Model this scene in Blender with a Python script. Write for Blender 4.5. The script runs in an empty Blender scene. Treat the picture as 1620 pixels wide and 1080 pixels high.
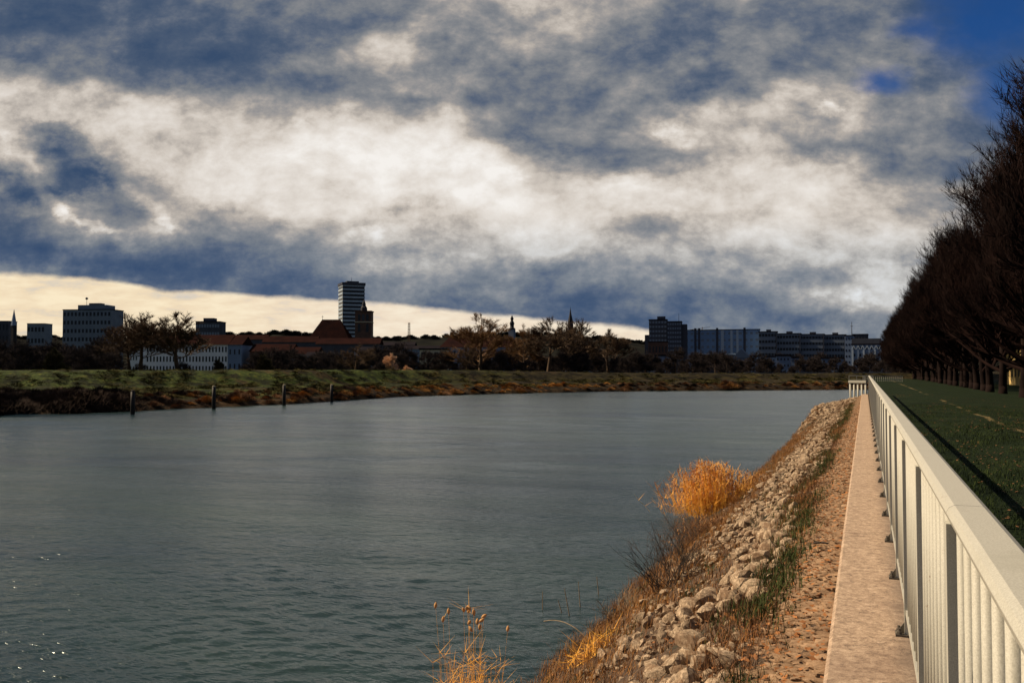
import bpy, bmesh, math, random
from mathutils import Vector, Matrix, noise as mn
R = math.radians
random.seed(7)
scene = bpy.context.scene

# ------------------------------------------------------------------ camera
F = 1400.0                      # focal length in photo pixels (photo 1620 wide)
TH = math.atan(558/F)           # the railing runs this far right of the view axis
HZ = 585.0
CZ = 4.02
cam_d = bpy.data.cameras.new('camera')
cam = bpy.data.objects.new('camera', cam_d)
scene.collection.objects.link(cam)
cam_d.sensor_width = 36
cam_d.lens = 36*F/1620
cam_d.clip_start = 0.05
cam_d.clip_end = 20000
PH = math.atan((HZ-540)/F)
cam.location = (0, 0, CZ)
cam.rotation_euler = (math.pi/2+PH, 0, TH)
scene.camera = cam
scene.render.resolution_x = 1024
scene.render.resolution_y = 682
CT, ST = math.cos(TH), math.sin(TH)

# ------------------------------------------------------------------ sun direction
SUN_AZ = R(94)                  # angle from the railing direction (+Y) towards the river (-X)
SUN_EL = R(41.5)
sd = Vector((-math.sin(SUN_AZ)*math.cos(SUN_EL), math.cos(SUN_AZ)*math.cos(SUN_EL), math.sin(SUN_EL)))
sl = bpy.data.lights.new('sun', 'SUN')
sl.energy = 5.0
sl.angle = R(0.5)
sl.color = (1.0, 0.80, 0.56)
so = bpy.data.objects.new('sun', sl)
so.rotation_euler = sd.to_track_quat('Z', 'Y').to_euler()
so.location = (0, 0, 60)
scene.collection.objects.link(so)

scene.view_settings.view_transform = 'Standard'
scene.view_settings.look = 'None'
scene.view_settings.exposure = 0.35
scene.view_settings.gamma = 1.0
scene.render.engine = 'CYCLES'

# ------------------------------------------------------------------ world: Nishita sky behind procedural clouds
class NT:
    def __init__(s, nt): s.nt = nt
    def n(s, t, **kw):
        o = s.nt.nodes.new(t)
        for k, v in kw.items(): setattr(o, k, v)
        return o
    def link(s, a, b): s.nt.links.new(a, b)
    def put(s, sock, v):
        if hasattr(v, 'links') or hasattr(v, 'is_output'): s.link(v, sock)
        else: sock.default_value = v
    def m(s, op, a, b=None, c=None, clamp=False):
        o = s.n('ShaderNodeMath', operation=op); o.use_clamp = clamp
        s.put(o.inputs[0], a)
        if b is not None: s.put(o.inputs[1], b)
        if c is not None: s.put(o.inputs[2], c)
        return o.outputs[0]
    def noise(s, vec, scale, detail=4, rough=.55, dist=0, dim='3D'):
        o = s.n('ShaderNodeTexNoise'); o.noise_dimensions = dim
        if vec is not None: s.link(vec, o.inputs['Vector'])
        o.inputs['Scale'].default_value = scale; o.inputs['Detail'].default_value = detail
        o.inputs['Roughness'].default_value = rough; o.inputs['Distortion'].default_value = dist
        return o
    def ramp(s, fac, stops, interp='LINEAR'):
        o = s.n('ShaderNodeValToRGB'); cr = o.color_ramp; cr.interpolation = interp
        while len(cr.elements) < len(stops): cr.elements.new(0.5)
        for e, (p, c) in zip(cr.elements, stops):
            e.position = p
            e.color = (c, c, c, 1) if not hasattr(c, '__len__') else (c[0], c[1], c[2], 1)
        s.put(o.inputs[0], fac)
        return o.outputs[0]
    def mix(s, f, a, b, mode='MIX'):
        o = s.n('ShaderNodeMix', data_type='RGBA', blend_type=mode)
        s.put(o.inputs[0], f)
        for i, v in ((6, a), (7, b)):
            if hasattr(v, '__len__') and not hasattr(v, 'links'): v = (v[0], v[1], v[2], 1)
            s.put(o.inputs[i], v)
        return o.outputs[2]
    def sstep(s, x, a, b):
        o = s.n('ShaderNodeMapRange', interpolation_type='SMOOTHSTEP')
        s.put(o.inputs[0], x); o.inputs[1].default_value = a; o.inputs[2].default_value = b
        return o.outputs[0]
    def xyz(s, x, y, z):
        o = s.n('ShaderNodeCombineXYZ')
        s.put(o.inputs[0], x); s.put(o.inputs[1], y); s.put(o.inputs[2], z)
        return o.outputs[0]

def lin(*c):
    return tuple(((v/255)/12.92 if v/255 <= .04045 else ((v/255+.055)/1.055)**2.4) for v in c)

world = bpy.data.worlds.new("World")
scene.world = world
world.use_nodes = True
wt = NT(world.node_tree)
world.node_tree.nodes.clear()
tc = wt.n('ShaderNodeTexCoord')
sep = wt.n('ShaderNodeSeparateXYZ'); wt.link(tc.outputs['Generated'], sep.inputs[0])
X_, Y_, Z_ = sep.outputs
# cloud deck coordinates: direction turned so that depth runs up river, flattened on an upright sheet
dep = wt.m('ADD', wt.m('MULTIPLY', X_, -ST), wt.m('MULTIPLY', Y_, CT))
rgt = wt.m('ADD', wt.m('MULTIPLY', X_, CT), wt.m('MULTIPLY', Y_, ST))
dsafe = wt.m('MAXIMUM', dep, 0.12)
u0 = wt.m('DIVIDE', rgt, dsafe); v0 = wt.m('DIVIDE', Z_, dsafe)
col_p = wt.m('MULTIPLY_ADD', u0, F/54, 810/54)          # 0..30
row_p = wt.m('MULTIPLY_ADD', v0, -F/30, HZ/30)          # 0..18 going down
base = wt.xyz(u0, wt.m('MULTIPLY', v0, 1.5), 0.0)
w1 = wt.noise(base, 5.0, 4, .58); w2 = wt.noise(base, 17.0, 5, .65)
s1 = wt.n('ShaderNodeSeparateColor'); wt.link(w1.outputs['Color'], s1.inputs[0])
s2 = wt.n('ShaderNodeSeparateColor'); wt.link(w2.outputs['Color'], s2.inputs[0])
def warp(a, b, c, ka, kb):
    t = wt.m('MULTIPLY_ADD', wt.m('SUBTRACT', b, .5), ka, a)
    return wt.m('MULTIPLY_ADD', wt.m('SUBTRACT', c, .5), kb, t)
colw = warp(col_p, s1.outputs[0], s2.outputs[0], 1.6, 1.3)
roww = warp(row_p, s1.outputs[1], s2.outputs[1], 2.0, 1.7)
GRID = """
2112223333334567754433433331111
1112222222333455564322343332111
2222111122355344454322443344222
2232111123466434443233433443322
5433322222345543343322455442232
7666655443443533334333376543333
7777777655666753334446664644332
7457766778888853344577645544322
6525777788899997433346764323343
2632477888898999863456887643244
3233358887798999878887777665543
3563354577876678887887677775466
2345573445677667876556777776665
1122333344565566776665666776644
3211122333455555444555666654533
4433322222234444333334445677555
3333333322223333222223334577655
3333333333333333222223333444444
4444444444444444333333333344444
""".split()
cfac = wt.m('DIVIDE', colw, 30.0, clamp=True)
acc = None
for i, row in enumerate(GRID):
    row = (row+row[-1]*31)[:31]
    rr = wt.ramp(cfac, [(k/30, int(ch)/9) for k, ch in enumerate(row)], 'LINEAR')
    if i == 0: w = wt.m('SUBTRACT', 1.0, roww, clamp=True)
    elif i == len(GRID)-1: w = wt.m('SUBTRACT', roww, float(i-1), clamp=True)
    else: w = wt.m('SUBTRACT', 1.0, wt.m('ABSOLUTE', wt.m('SUBTRACT', roww, float(i))), clamp=True)
    acc = wt.m('MULTIPLY', rr, w) if acc is None else wt.m('MULTIPLY_ADD', rr, w, acc)
# general cloud field for directions outside the modelled part of the sky
gen = wt.noise(tc.outputs['Generated'], 2.4, 5, .6)
genv = wt.m('MULTIPLY_ADD', wt.m('SUBTRACT', gen.outputs['Fac'], .5), 1.1, 0.26)
outside = wt.m('MAXIMUM', wt.sstep(v0, .44, .62), wt.m('MAXIMUM', wt.sstep(wt.m('ABSOLUTE', u0), .64, .9), wt.sstep(wt.m('MULTIPLY', dep, -1.0), -.3, -.15)))
mixL = wt.n('ShaderNodeMix', data_type='FLOAT')
wt.link(outside, mixL.inputs[0]); wt.link(acc, mixL.inputs[2]); wt.link(genv, mixL.inputs[3])
d1 = wt.noise(base, 7.0, 8, .67, .1); d2 = wt.noise(base, 24.0, 4, .62)
off = wt.n('ShaderNodeVectorMath', operation='ADD'); wt.link(base, off.inputs[0]); off.inputs[1].default_value = (-.012, .030, 0)
d1b = wt.noise(off.outputs[0], 7.0, 4, .60, .1)
L = wt.m('MULTIPLY_ADD', wt.m('SUBTRACT', d1.outputs['Fac'], .5), .40, mixL.outputs[0])
L = wt.m('MULTIPLY_ADD', wt.m('SUBTRACT', wt.m('ABSOLUTE', wt.m('SUBTRACT', d2.outputs['Fac'], .5)), .09), .40, L)
L = wt.m('MULTIPLY_ADD', wt.m('SUBTRACT', d1.outputs['Fac'], d1b.outputs['Fac']), .80, L)
L = wt.m('ADD', wt.m('MULTIPLY', wt.sstep(L, .14, .78), .30), wt.m('MULTIPLY_ADD', L, .64, .025))
def shape(cx, cy, rx, ry, rot, soft, k):
    """a small cloud with its own edge: k brightens (+) or darkens (-)"""
    global L
    a = wt.m('MULTIPLY', wt.m('SUBTRACT', colw, cx/54), 54.0); b = wt.m('MULTIPLY', wt.m('SUBTRACT', roww, cy/30), 30.0)
    c_, s_ = math.cos(R(rot)), math.sin(R(rot))
    p = wt.m('ADD', wt.m('MULTIPLY', a, c_/rx), wt.m('MULTIPLY', b, s_/rx))
    q = wt.m('ADD', wt.m('MULTIPLY', a, -s_/ry), wt.m('MULTIPLY', b, c_/ry))
    d = wt.m('SQRT', wt.m('ADD', wt.m('MULTIPLY', p, p), wt.m('MULTIPLY', q, q)))
    d = wt.m('ADD', d, wt.m('ADD', wt.m('MULTIPLY', wt.m('SUBTRACT', d2.outputs['Fac'], .5), 1.6), wt.m('MULTIPLY', wt.m('SUBTRACT', d1.outputs['Fac'], .5), 1.5)))
    f = wt.sstep(d, 1+soft, 1-soft)
    L = wt.m('MULTIPLY_ADD', f, k, L)
for a_ in [(78, 203, 44, 10, 8, .5, -.18), (122, 262, 56, 40, 35, .32, -.14), (35, 292, 45, 22, 15, .5, -.14), (1092, 153, 40, 18, 0, .6, -.16),
           (600, 300, 245, 140, 12, .35, .02), (88, 322, 40, 11, 42, .6, .24), (150, 355, 26, 7, 12, .6, .2), (238, 316, 50, 14, 42, .6, .24),
           (1312, 173, 18, 9, 0, .6, .22), (1300, 472, 60, 17, -5, .7, .20), (565, 372, 36, 9, 0, .6, .14), (1055, 205, 40, 20, 30, .6, .14),
           (850, 262, 60, 34, 50, .5, -.10), (30, 235, 34, 24, 30, .6, .16)]:
    shape(*a_)
cloud = wt.ramp(L, [(0.0, lin(56, 77, 107)), (.11, lin(74, 90, 114)), (.22, lin(97, 107, 124)), (.33, lin(118, 123, 131)),
                    (.44, lin(134, 136, 140)), (.55, lin(154, 151, 150)), (.66, lin(180, 172, 164)), (.77, lin(207, 198, 188)),
                    (.88, lin(228, 221, 213)), (1.0, lin(245, 241, 236))])
# bluer low band of cloud near the horizon
lowband = wt.m('MULTIPLY', wt.sstep(row_p, 11.0, 14.0), .45)
blu = wt.mix(lowband, cloud, wt.mix(1.0, cloud, (.76, .94, 1.14), 'MULTIPLY'))
# clear blue gaps upper right (Nishita)
nish = wt.n('ShaderNodeTexSky'); nish.sky_type = 'NISHITA'; nish.sun_disc = False
nish.sun_elevation = SUN_EL; nish.sun_rotation = -SUN_AZ
nish.air_density = 1.0; nish.dust_density = .6; nish.ozone_density = 2.5
nsky = wt.mix(1.0, nish.outputs[0], (.009, .030, .062), 'MULTIPLY')
def blob(cx, cy, rx, ry):
    a = wt.m('DIVIDE', wt.m('SUBTRACT', colw, cx/54), rx/54)
    b = wt.m('DIVIDE', wt.m('SUBTRACT', roww, cy/30), ry/30)
    d = wt.m('ADD', wt.m('MULTIPLY', a, a), wt.m('MULTIPLY', b, b))
    return wt.m('EXPONENT', wt.m('MULTIPLY', d, -1.0))
gap = wt.m('MAXIMUM', blob(1590, 20, 170, 120), wt.m('MULTIPLY', blob(1395, 128, 60, 34), .95))
gap = wt.m('MAXIMUM', gap, wt.m('MULTIPLY', blob(1600, 130, 90, 90), .9))
gap = wt.m('MAXIMUM', gap, wt.m('MULTIPLY', blob(1460, 40, 60, 40), .8))
gapm = wt.m('MULTIPLY', wt.sstep(wt.m('MULTIPLY_ADD', wt.m('SUBTRACT', d1.outputs['Fac'], .5), .9, gap), .30, 1.05), .95)
skyc = wt.mix(gapm, blu, nsky)
# bright cream strip under the cloud base on the left horizon
edge = wt.ramp(wt.m('DIVIDE', col_p, 30.0, clamp=True),
    [(0, .430-.0), (.08, .437), (.125, .446), (.16, .458), (.247, .466), (.345, .478), (.43, .487), (.494, .498), (.556, .507), (.617, .516), (.68, .53), (.76, .56), (1, .60)])
ec = wt.n('ShaderNodeSeparateColor'); wt.link(edge, ec.inputs[0])
yv = wt.m('MULTIPLY', row_p, .03)
en = wt.m('MULTIPLY', wt.m('ADD', wt.m('SUBTRACT', w2.outputs['Fac'], .5), wt.m('SUBTRACT', w1.outputs['Fac'], .5)), .016)
cm = wt.sstep(wt.m('SUBTRACT', wt.m('ADD', yv, en), ec.outputs[0]), -.004, .006)
crn = wt.noise(wt.xyz(u0, wt.m('MULTIPLY', v0, 4.0), 3.0), 14.0, 5, .6)
cream = wt.ramp(crn.outputs['Fac'], [(.3, lin(205, 200, 192)), (.45, lin(240, 219, 186)), (.6, lin(250, 233, 200))])
cream = wt.mix(wt.sstep(col_p, 4.0, 12.0), cream, wt.mix(1.0, cream, (.97, 1.0, 1.12), 'MULTIPLY'))
cm = wt.m('MULTIPLY', cm, wt.m('SUBTRACT', 1.0, wt.sstep(wt.m('MULTIPLY', dep, -1.0), -.4, -.2)))
skyc = wt.mix(cm, skyc, cream)
# below the horizon: dull
skyc = wt.mix(wt.sstep(Z_, 0.0, -.04), skyc, lin(60, 62, 60))
# the unseen sky behind the viewer is darkened to weaken the ambient light
skyc = wt.mix(wt.m('MULTIPLY', wt.sstep(wt.m('MULTIPLY', dep, -1.0), -.35, .25), .35), skyc, lin(60, 72, 95))
bg = wt.n('ShaderNodeBackground'); wt.link(skyc, bg.inputs[0]); bg.inputs[1].default_value = 0.785
wo = wt.n('ShaderNodeOutputWorld'); wt.link(bg.outputs[0], wo.inputs[0])

# ------------------------------------------------------------------ placing helpers
def at(px, cd, z=0.0):
    """point at photo column px and depth cd (metres along the view), at height z"""
    r = (px-810)/F*cd
    return Vector((r*CT-cd*ST, r*ST+cd*CT, z))
def ground_at(px, py, z=0.0):
    """point where the sight line through a photo pixel meets height z"""
    cd = (CZ-z)*F/(py-HZ)
    return at(px, cd, z)
def top_z(py, cd): return CZ+(HZ-py)/F*cd

# ------------------------------------------------------------------ mesh helpers
class MB:
    def __init__(s): s.v = []; s.f = []
    def quad(s, a, b, c, d):
        n = len(s.v); s.v += [a, b, c, d]; s.f.append((n, n+1, n+2, n+3))
    def tri(s, a, b, c):
        n = len(s.v); s.v += [a, b, c]; s.f.append((n, n+1, n+2))
    def box(s, x0, x1, y0, y1, z0, z1):
        n = len(s.v)
        s.v += [(x0,y0,z0),(x1,y0,z0),(x1,y1,z0),(x0,y1,z0),(x0,y0,z1),(x1,y0,z1),(x1,y1,z1),(x0,y1,z1)]
        for f in ((0,3,2,1),(4,5,6,7),(0,1,5,4),(1,2,6,5),(2,3,7,6),(3,0,4,7)): s.f.append(tuple(n+i for i in f))
        return s
    def tube(s, p, q, r0, r1, n=6, cap=True):
        p = Vector(p); q = Vector(q); d = q-p
        if d.length < 1e-6: return s
        d.normalize()
        a = d.orthogonal().normalized(); b = d.cross(a)
        k = len(s.v)
        for c, r in ((p, r0), (q, r1)):
            for i in range(n):
                t = 2*math.pi*i/n
                s.v.append(tuple(c+a*(r*math.cos(t))+b*(r*math.sin(t))))
        for i in range(n):
            j = (i+1) % n
            s.f.append((k+i, k+j, k+n+j, k+n+i))
        if cap:
            s.f.append(tuple(k+n-1-i for i in range(n))); s.f.append(tuple(k+n+i for i in range(n)))
        return s
    def lathe(s, prof, n=12, c=(0,0)):
        k = len(s.v)
        for r, z in prof:
            for i in range(n):
                t = 2*math.pi*i/n+math.pi/n
                s.v.append((c[0]+r*math.cos(t), c[1]+r*math.sin(t), z))
        for j in range(len(prof)-1):
            for i in range(n):
                a = (i+1) % n
                s.f.append((k+j*n+i, k+j*n+a, k+(j+1)*n+a, k+(j+1)*n+i))
        s.f.append(tuple(k+n-1-i for i in range(n)))
        s.f.append(tuple(k+(len(prof)-1)*n+i for i in range(n)))
        return s
    def prism_x(s, prof, x0, x1):
        """closed (y,z) outline extruded along x"""
        k = len(s.v); n = len(prof)
        s.v += [(x0, y, z) for y, z in prof]+[(x1, y, z) for y, z in prof]
        for i in range(n):
            j = (i+1) % n
            s.f.append((k+i, k+j, k+n+j, k+n+i))
        s.f.append(tuple(k+n-1-i for i in range(n))); s.f.append(tuple(k+n+i for i in range(n)))
        return s
    def prism_y(s, prof, y0, y1):
        k = len(s.v); n = len(prof)
        s.v += [(x, y0, z) for x, z in prof]+[(x, y1, z) for x, z in prof]
        for i in range(n):
            j = (i+1) % n
            s.f.append((k+i, k+n+i, k+n+j, k+j))
        s.f.append(tuple(k+i for i in range(n))); s.f.append(tuple(k+2*n-1-i for i in range(n)))
        return s
    def mesh(s, name, mat, smooth=False):
        me = bpy.data.meshes.new(name)
        me.from_pydata([tuple(v) for v in s.v], [], s.f)
        if mat: me.materials.append(mat)
        if smooth: me.polygons.foreach_set('use_smooth', [True]*len(me.polygons))
        me.update()
        return me
    def build(s, name, mat, parent=None, smooth=False, fix=True):
        me = s.mesh(name, mat, smooth)
        if fix:
            bm = bmesh.new(); bm.from_mesh(me); bmesh.ops.recalc_face_normals(bm, faces=bm.faces); bm.to_mesh(me); bm.free()
        return link(name, me, parent)

def link(name, me, parent=None):
    o = bpy.data.objects.new(name, me)
    scene.collection.objects.link(o)
    if parent is not None: o.parent = parent
    return o
def tag(o, label=None, cat=None, group=None, kind=None):
    if label: o['label'] = label
    if cat: o['category'] = cat
    if group: o['group'] = group
    if kind: o['kind'] = kind
    return o
def empty(name, loc, rz=0.0, label=None, cat=None, group=None):
    o = bpy.data.objects.new(name, None); scene.collection.objects.link(o)
    o.location = loc; o.rotation_euler = (0, 0, rz); o.empty_display_size = .2
    return tag(o, label, cat, group)
def copy_tree(o, parent=None):
    kids = list(o.children)
    c = o.copy(); scene.collection.objects.link(c)
    if parent is not None: c.parent = parent
    for ch in kids: copy_tree(ch, c)
    return c

# ------------------------------------------------------------------ materials
def mat(name, fn):
    m = bpy.data.materials.new(name); m.use_nodes = True
    nt = NT(m.node_tree); m.node_tree.nodes.clear()
    b = nt.n('ShaderNodeBsdfPrincipled'); o = nt.n('ShaderNodeOutputMaterial')
    nt.link(b.outputs[0], o.inputs[0])
    fn(nt, b)
    return m
def simple(name, c1, c2=None, scale=3.0, rough=.85, bump=0.0, bscale=20.0, spec=.3, rand=0.0, detail=5):
    c2 = c2 or tuple(x*.7 for x in c1)
    def fn(nt, b):
        t = nt.n('ShaderNodeTexCoord')
        n = nt.noise(t.outputs['Object'], scale, detail, .6)
        c = nt.ramp(n.outputs['Fac'], [(.32, c2), (.68, c1)])
        if rand:
            oi = nt.n('ShaderNodeObjectInfo')
            k = nt.m('MULTIPLY_ADD', oi.outputs['Random'], rand, 1-rand/2)
            c = nt.mix(1.0, c, nt.xyz(k, k, k), 'MULTIPLY')
        nt.link(c, b.inputs['Base Color'])
        b.inputs['Roughness'].default_value = rough
        b.inputs['Specular IOR Level'].default_value = spec
        if bump:
            n2 = nt.noise(t.outputs['Object'], bscale, 6, .65)
            bp = nt.n('ShaderNodeBump'); bp.inputs['Strength'].default_value = bump
            bp.inputs['Distance'].default_value = .02
            nt.link(n2.outputs['Fac'], bp.inputs['Height']); nt.link(bp.outputs[0], b.inputs['Normal'])
    return mat(name, fn)

M = {}
def f_water(nt, b):
    g = nt.n('ShaderNodeNewGeometry')
    p = nt.n('ShaderNodeMapping'); nt.link(g.outputs['Position'], p.inputs[0])
    p.inputs['Rotation'].default_value = (0, 0, R(-24)); p.inputs['Scale'].default_value = (.5, 1.35, 1)
    n1 = nt.noise(p.outputs[0], 5.0, 4, .6, .2)
    n3 = nt.noise(p.outputs[0], .30, 6, .7, .3)
    n2 = nt.noise(p.outputs[0], .05, 4, .6)
    bp = nt.n('ShaderNodeBump'); bp.inputs['Distance'].default_value = .026
    nt.link(n1.outputs['Fac'], bp.inputs['Height'])
    bq = nt.n('ShaderNodeBump'); bq.inputs['Distance'].default_value = .32; bq.inputs['Strength'].default_value = .8
    nt.link(n3.outputs['Fac'], bq.inputs['Height']); nt.link(bp.outputs[0], bq.inputs['Normal'])
    nt.link(bq.outputs[0], b.inputs['Normal'])
    c = nt.ramp(n2.outputs['Fac'], [(.35, (.007, .021, .034)), (.65, (.030, .052, .047))])
    nt.link(c, b.inputs['Base Color'])
    nt.link(nt.m('MULTIPLY_ADD', nt.sstep(n2.outputs['Fac'], .3, .7), .06, .18), b.inputs['Roughness'])
    b.inputs['Specular Tint'].default_value = (.84, 1.0, .98, 1)
    b.inputs['IOR'].default_value = 1.38
M['water'] = mat('river_water', f_water)

def f_levee(nt, b):
    g = nt.n('ShaderNodeNewGeometry'); s = nt.n('ShaderNodeSeparateXYZ'); nt.link(g.outputs['Position'], s.inputs[0])
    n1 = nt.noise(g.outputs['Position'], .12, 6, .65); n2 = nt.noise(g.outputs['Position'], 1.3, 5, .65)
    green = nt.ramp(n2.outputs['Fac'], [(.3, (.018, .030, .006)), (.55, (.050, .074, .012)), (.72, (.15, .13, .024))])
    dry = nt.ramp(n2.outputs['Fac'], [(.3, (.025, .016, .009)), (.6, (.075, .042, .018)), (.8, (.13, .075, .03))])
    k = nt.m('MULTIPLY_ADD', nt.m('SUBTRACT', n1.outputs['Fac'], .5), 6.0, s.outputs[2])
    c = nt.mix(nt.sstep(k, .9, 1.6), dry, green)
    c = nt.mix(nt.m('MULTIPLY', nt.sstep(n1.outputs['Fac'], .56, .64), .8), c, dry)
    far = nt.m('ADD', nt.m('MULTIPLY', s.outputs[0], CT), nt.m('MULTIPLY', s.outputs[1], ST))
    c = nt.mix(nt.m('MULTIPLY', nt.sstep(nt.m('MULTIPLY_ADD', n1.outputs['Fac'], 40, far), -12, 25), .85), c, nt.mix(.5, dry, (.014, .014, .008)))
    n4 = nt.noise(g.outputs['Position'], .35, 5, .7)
    kk = nt.m('MULTIPLY_ADD', nt.sstep(n4.outputs['Fac'], .40, .60), .78, .18)  # patchy darkening of the colour, also standing for cloud shadow on the bank
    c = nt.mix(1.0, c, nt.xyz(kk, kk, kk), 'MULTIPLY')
    nt.link(c, b.inputs['Base Color']); b.inputs['Roughness'].default_value = .95
    b.inputs['Specular IOR Level'].default_value = .1
    bp = nt.n('ShaderNodeBump'); bp.inputs['Strength'].default_value = .9; bp.inputs['Distance'].default_value = .5
    nt.link(n2.outputs['Fac'], bp.inputs['Height']); nt.link(bp.outputs[0], b.inputs['Normal'])
M['levee'] = mat('levee_grass', f_levee)

def f_lawn(nt, b):
    g = nt.n('ShaderNodeNewGeometry'); s = nt.n('ShaderNodeSeparateXYZ'); nt.link(g.outputs['Position'], s.inputs[0])
    n1 = nt.noise(g.outputs['Position'], .5, 6, .7); n2 = nt.noise(g.outputs['Position'], 14, 5, .7)
    n3 = nt.noise(g.outputs['Position'], .16, 5, .6)
    c = nt.ramp(nt.m('MULTIPLY_ADD', n2.outputs['Fac'], .5, nt.m('MULTIPLY', n1.outputs['Fac'], .5)),
        [(.35, (.005, .009, .004)), (.5, (.009, .018, .006)), (.65, (.024, .034, .012))])
    dx = nt.m('ABSOLUTE', nt.m('SUBTRACT', nt.m('MULTIPLY_ADD', nt.m('SUBTRACT', n1.outputs['Fac'], .5), .5, s.outputs[0]), 3.75))
    line = nt.m('SUBTRACT', 1.0, nt.sstep(dx, .03, .13))
    line = nt.m('MULTIPLY', line, nt.sstep(n3.outputs['Fac'], .50, .56))
    c = nt.mix(nt.m('MULTIPLY', line, .8), c, (.17, .13, .06))
    nt.link(c, b.inputs['Base Color']); b.inputs['Roughness'].default_value = .95
    b.inputs['Specular IOR Level'].default_value = .1
    bp = nt.n('ShaderNodeBump'); bp.inputs['Strength'].default_value = 1.0; bp.inputs['Distance'].default_value = .05
    nt.link(n2.outputs['Fac'], bp.inputs['Height']); nt.link(bp.outputs[0], b.inputs['Normal'])
M['lawn'] = mat('lawn_turf', f_lawn)

def f_bank(nt, b):
    g = nt.n('ShaderNodeNewGeometry')
    n1 = nt.noise(g.outputs['Position'], 1.3, 6, .65); n2 = nt.noise(g.outputs['Position'], 16, 6, .7)
    c = nt.ramp(n2.outputs['Fac'], [(.3, (.022, .014, .009)), (.5, (.085, .050, .028)), (.72, (.20, .12, .065))])
    c2 = nt.ramp(n2.outputs['Fac'], [(.35, (.012, .016, .007)), (.7, (.055, .052, .02))])
    c = nt.mix(nt.sstep(n1.outputs['Fac'], .5, .62), c, c2)
    nt.link(c, b.inputs['Base Color']); b.inputs['Roughness'].default_value = .95
    bp = nt.n('ShaderNodeBump'); bp.inputs['Strength'].default_value = 1.0; bp.inputs['Distance'].default_value = .04
    nt.link(n2.outputs['Fac'], bp.inputs['Height']); nt.link(bp.outputs[0], b.inputs['Normal'])
M['bank'] = mat('bank_soil', f_bank)

def f_kerb(nt, b):
    g = nt.n('ShaderNodeNewGeometry')
    n1 = nt.noise(g.outputs['Position'], 1.7, 5, .6); n2 = nt.noise(g.outputs['Position'], 55, 6, .85); n3 = nt.noise(g.outputs['Position'], 14, 6, .75)
    v = nt.n('ShaderNodeTexVoronoi'); nt.link(g.outputs['Position'], v.inputs['Vector']); v.inputs['Scale'].default_value = 5.0
    c = nt.ramp(nt.m('ADD', nt.m('MULTIPLY', n2.outputs['Fac'], .55), nt.m('MULTIPLY', n3.outputs['Fac'], .45)),
        [(.38, (.12, .080, .056)), (.5, (.40, .285, .195)), (.6, (.62, .47, .34))])
    c = nt.mix(nt.m('MULTIPLY', nt.sstep(n1.outputs['Fac'], .5, .7), .45), c, (.20, .13, .09))
    c = nt.mix(nt.m('MULTIPLY', nt.sstep(v.outputs['Distance'], .12, .05), .55), c, (.10, .07, .055))
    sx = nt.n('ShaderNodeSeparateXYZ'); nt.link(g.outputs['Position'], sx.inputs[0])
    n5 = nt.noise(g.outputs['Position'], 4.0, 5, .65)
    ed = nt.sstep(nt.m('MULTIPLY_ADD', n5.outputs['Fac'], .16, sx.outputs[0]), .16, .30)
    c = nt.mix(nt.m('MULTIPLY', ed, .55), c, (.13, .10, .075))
    vc = nt.n('ShaderNodeTexVoronoi'); vc.feature = 'DISTANCE_TO_EDGE'; nt.link(nt.mix(.25, g.outputs['Position'], n3.outputs['Color']), vc.inputs['Vector']); vc.inputs['Scale'].default_value = .9
    ck = nt.m('MULTIPLY', nt.sstep(vc.outputs['Distance'], .006, .001), nt.sstep(n1.outputs['Fac'], .45, .55))
    c = nt.mix(nt.m('MULTIPLY', ck, .7), c, (.06, .045, .035))
    nt.link(c, b.inputs['Base Color']); b.inputs['Roughness'].default_value = .9
    bp = nt.n('ShaderNodeBump'); bp.inputs['Strength'].default_value = .8; bp.inputs['Distance'].default_value = .006
    nt.link(nt.m('ADD', n2.outputs['Fac'], n3.outputs['Fac']), bp.inputs['Height']); nt.link(bp.outputs[0], b.inputs['Normal'])
M['kerb'] = mat('rough_concrete', f_kerb)

def f_paint(nt, b):
    g = nt.n('ShaderNodeNewGeometry')
    n1 = nt.noise(g.outputs['Position'], 260, 3, .7); n2 = nt.noise(g.outputs['Position'], 3, 6, .65)
    c = nt.ramp(n1.outputs['Fac'], [(.34, (.36, .35, .30)), (.5, (.44, .43, .37)), (.66, (.51, .50, .44))])
    c = nt.mix(nt.m('MULTIPLY', nt.sstep(n2.outputs['Fac'], .52, .7), .45), c, (.34, .33, .27))
    n4 = nt.noise(g.outputs['Position'], 11, 6, .75)
    c = nt.mix(nt.m('MULTIPLY', nt.sstep(n4.outputs['Fac'], .64, .70), .75), c, (.16, .085, .045))
    nt.link(c, b.inputs['Base Color']); b.inputs['Roughness'].default_value = .55
    b.inputs['Specular IOR Level'].default_value = .35
    bp = nt.n('ShaderNodeBump'); bp.inputs['Strength'].default_value = .25; bp.inputs['Distance'].default_value = .002
    nt.link(n1.outputs['Fac'], bp.inputs['Height']); nt.link(bp.outputs[0], b.inputs['Normal'])
M['paint'] = mat('cream_paint', f_paint)

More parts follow.
